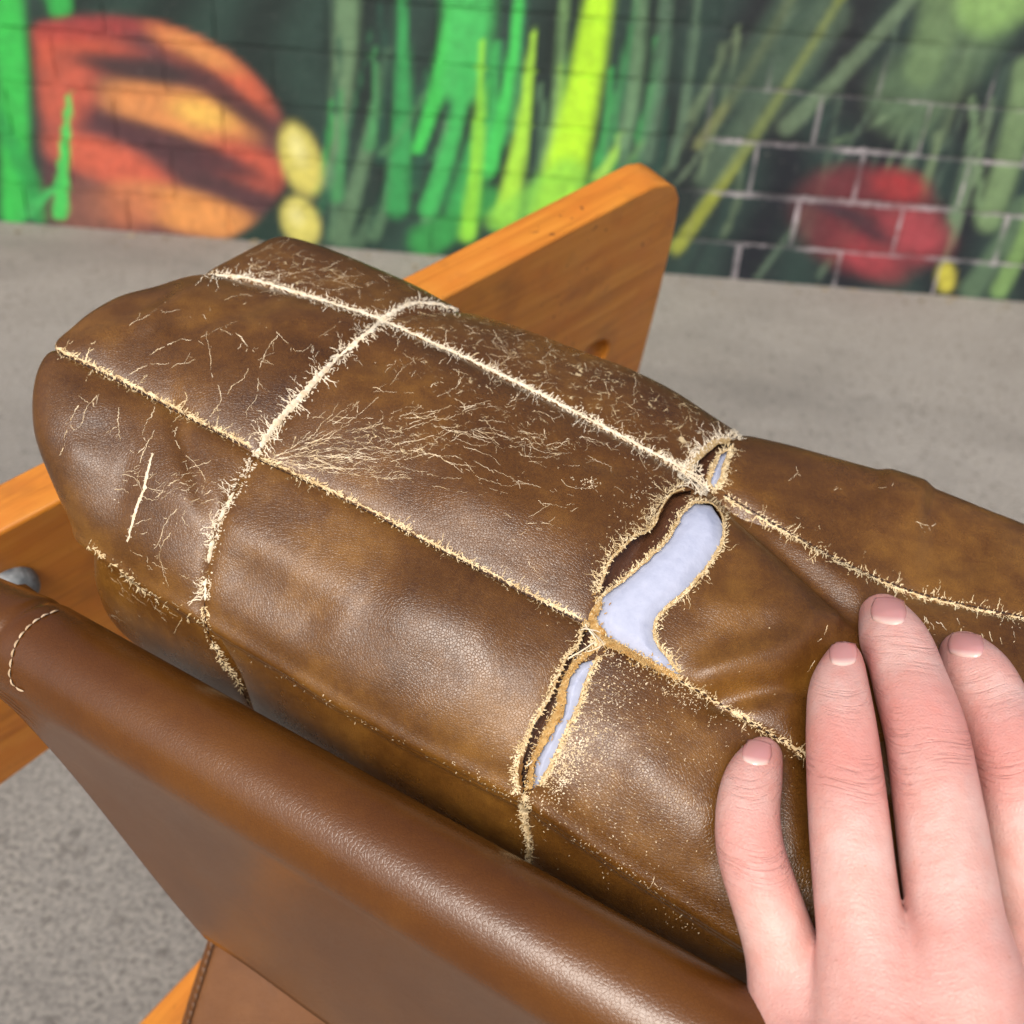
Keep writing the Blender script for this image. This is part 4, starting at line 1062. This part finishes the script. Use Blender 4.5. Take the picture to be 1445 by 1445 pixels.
def surface_nets(D, lo_, h):
    s = D < 0
    c8 = np.stack([s[i:s.shape[0] - 1 + i, j:s.shape[1] - 1 + j, k_:s.shape[2] - 1 + k_] for i in (0, 1) for j in (0, 1) for k_ in (0, 1)])
    act = c8.any(0) & ~c8.all(0)
    ci = np.argwhere(act); idx = -np.ones(act.shape, int); idx[tuple(ci.T)] = np.arange(len(ci))
    corners = np.array([(i, j, k_) for i in (0, 1) for j in (0, 1) for k_ in (0, 1)])
    acc = np.zeros((len(ci), 3)); cnt = np.zeros(len(ci))
    for a in range(8):
        for b in range(a + 1, 8):
            if np.abs(corners[a] - corners[b]).sum() != 1: continue
            da = D[tuple((ci + corners[a]).T)]; db = D[tuple((ci + corners[b]).T)]
            m_ = (da < 0) != (db < 0); t = np.where(m_, da / (da - db + 1e-12), 0)
            acc += np.where(m_[:, None], corners[a] + t[:, None] * (corners[b] - corners[a]), 0); cnt += m_
    V = lo_ + h * (ci + acc / cnt[:, None])
    faces = []
    for axn in range(3):
        o1, o2 = [q for q in range(3) if q != axn]
        sl0 = [slice(None)] * 3; sl1 = [slice(None)] * 3; sl0[axn] = slice(0, -1); sl1[axn] = slice(1, None)
        e = np.argwhere(s[tuple(sl0)] != s[tuple(sl1)])
        e = e[(e[:, o1] > 0) & (e[:, o2] > 0) & (e[:, o1] < s.shape[o1] - 1) & (e[:, o2] < s.shape[o2] - 1)]
        inside = s[tuple(e.T)]
        def cell(d1, d2): q = e.copy(); q[:, o1] += d1; q[:, o2] += d2; return idx[tuple(q.T)]
        f = np.stack((cell(-1, -1), cell(0, -1), cell(0, 0), cell(-1, 0)), 1)
        flip = inside if axn != 1 else ~inside
        f = np.where(flip[:, None], f, f[:, ::-1]); faces.append(f)
    return V, np.concatenate(faces)
HV, HF = surface_nets(FIELD, lo, HH)
# a little Laplacian smoothing away from the gaps
def lap(V, Fq, it, k_):
    e = np.concatenate((Fq[:, [0, 1]], Fq[:, [1, 2]], Fq[:, [2, 3]], Fq[:, [3, 0]])); e = np.concatenate((e, e[:, ::-1]))
    deg = np.bincount(e[:, 0], minlength=len(V))[:, None]
    for _ in range(it):
        s = np.stack([np.bincount(e[:, 0], V[e[:, 1], q], minlength=len(V)) for q in range(3)], 1); V = V + k_ * (s / deg - V)
    return V
HV = lap(HV, HF, 6, .5)
# attributes: redness over the joints, crease mask, coordinate along the nearest finger
red = np.zeros(len(HV)); cre = np.zeros(len(HV)); along = np.zeros((len(HV), 3)); best = np.full(len(HV), 1e9)
along[:, 0] = HV[:, 1] + .0012 * np.sin(HV[:, 0] * 260) - .12 * (HV[:, 0] - .085); along[:, 1] = HV[:, 0]; along[:, 2] = HV[:, 2]
for fi, (nme, pts) in enumerate(ORIG.items()):
    L0 = 0.0
    seg = np.linalg.norm(np.diff(pts[:, :3], axis=0), axis=1); cum = np.concatenate(([0], np.cumsum(seg)))
    for q in range(len(pts) - 1):
        a, b = pts[q], pts[q + 1]; ab = b[:3] - a[:3]
        t = np.clip(((HV - a[:3]) @ ab) / (ab @ ab), 0, 1); d = np.linalg.norm(HV - a[:3] - t[:, None] * ab, axis=1) - a[3]
        m_ = d < best; best = np.where(m_, d, best)
    for jx, rr_, k_, cw in ((1, .0055, .22, .45), (3, .0075, .62 if nme != 'pinky' else .42, .7), (7, .009, .36, .10)):
        c_ = pts[jx]; d = np.linalg.norm((HV - c_[:3]) * (1, 1, .7), axis=1)
        m_ = np.exp(-(np.maximum(0, d - c_[3] * .75) / rr_) ** 2); red = np.maximum(red, k_ * m_)
        ay = np.exp(-((HV[:, 1] - c_[1]) / (.0042 if jx != 7 else .01)) ** 2) * (np.abs(HV[:, 0] - c_[0]) < c_[3] * 1.1); cre = np.maximum(cre, cw * ay * (HV[:, 2] < c_[2] + .001))
    c_ = pts[0]; d = np.linalg.norm(HV - c_[:3], axis=1); red = np.maximum(red, .50 * np.exp(-(np.maximum(0, d - .006) / .005) ** 2))
red = np.maximum(red, .02)
hand = mesh_obj('hand', toworld(HV), HF, M_SKIN)
hand['label'] = 'pale left hand pressing fingers down on the brown leather cushion'; hand['category'] = 'hand'
attr(hand, 'red', red); attr(hand, 'crease', cre)
a = hand.data.attributes.new('along', 'FLOAT_VECTOR', 'POINT'); a.data.foreach_set('vector', along.astype(np.float32).ravel())
hand['_o'] = [0.0, 0.0, 0.0]
nn = np.zeros(len(hand.data.polygons) * 3, np.float32); hand.data.polygons.foreach_get('normal', nn); nn = nn.reshape(-1, 3)
cc = toworld(HV)[HF].mean(1); frontm = cc[:, 2].argmax()
hb = BVHTree.FromPolygons([tuple(p) for p in toworld(HV)], [tuple(int(i) for i in f) for f in HF])
loc, no, i_, d_ = hb.ray_cast(CV, Vector(ray(1320, 1200)).normalized(), 1)
if no is not None and no.dot(Vector(ray(1320, 1200))) > 0: hand.data.flip_normals()
# nails: curved plates set on the finger ends
def nail(cx, cy, w_, l_, ang):
    n = 17; V, tt, ok = [], [], True; ca, sa = math.cos(R(ang)), math.sin(R(ang))
    for j in range(n):
        for i in range(n):
            u, v_ = i / (n - 1) * 2 - 1, j / (n - 1) * 2 - 1
            # square -> rounded superellipse
            uu = u * math.sqrt(max(0, 1 - .42 * v_ * v_)) ; vv_ = v_ * math.sqrt(max(0, 1 - .42 * u * u))
            x, y = uu * w_ / 2, -vv_ * l_ / 2
            q = (cx + x * ca - y * sa, cy + x * sa + y * ca)
            loc, no, i_, d_ = hb.ray_cast(CV, Vector(ray(*q)).normalized(), 1)
            if loc is None: loc = Vector(V[-1]); no = Vector(-FW)
            if no.dot(Vector(ray(*q))) > 0: no = -no
            e = max(abs(u), abs(v_)); lift = .00055 * (1 - e ** 8) - .0004 * e ** 14
            if v_ > .75: lift += .0003
            V.append(np.array(loc + no * lift)); tt.append(v_ * .5 + .5)
    fa = np.array([(j * n + i, j * n + i + 1, (j + 1) * n + i + 1, (j + 1) * n + i) for j in range(n - 1) for i in range(n - 1)])
    o = mesh_obj('nail', V, fa, M_NAIL, hand); attr(o, 'nail_t', tt); return o
nail(1254, 863, 55, 40, 6); nail(1190, 922, 44, 38, -2); nail(1363, 911, 56, 36, 6); nail(1068, 1063, 46, 36, 10)
for o in list(bpy.data.objects):
    if '_o' in o.keys(): del o['_o']
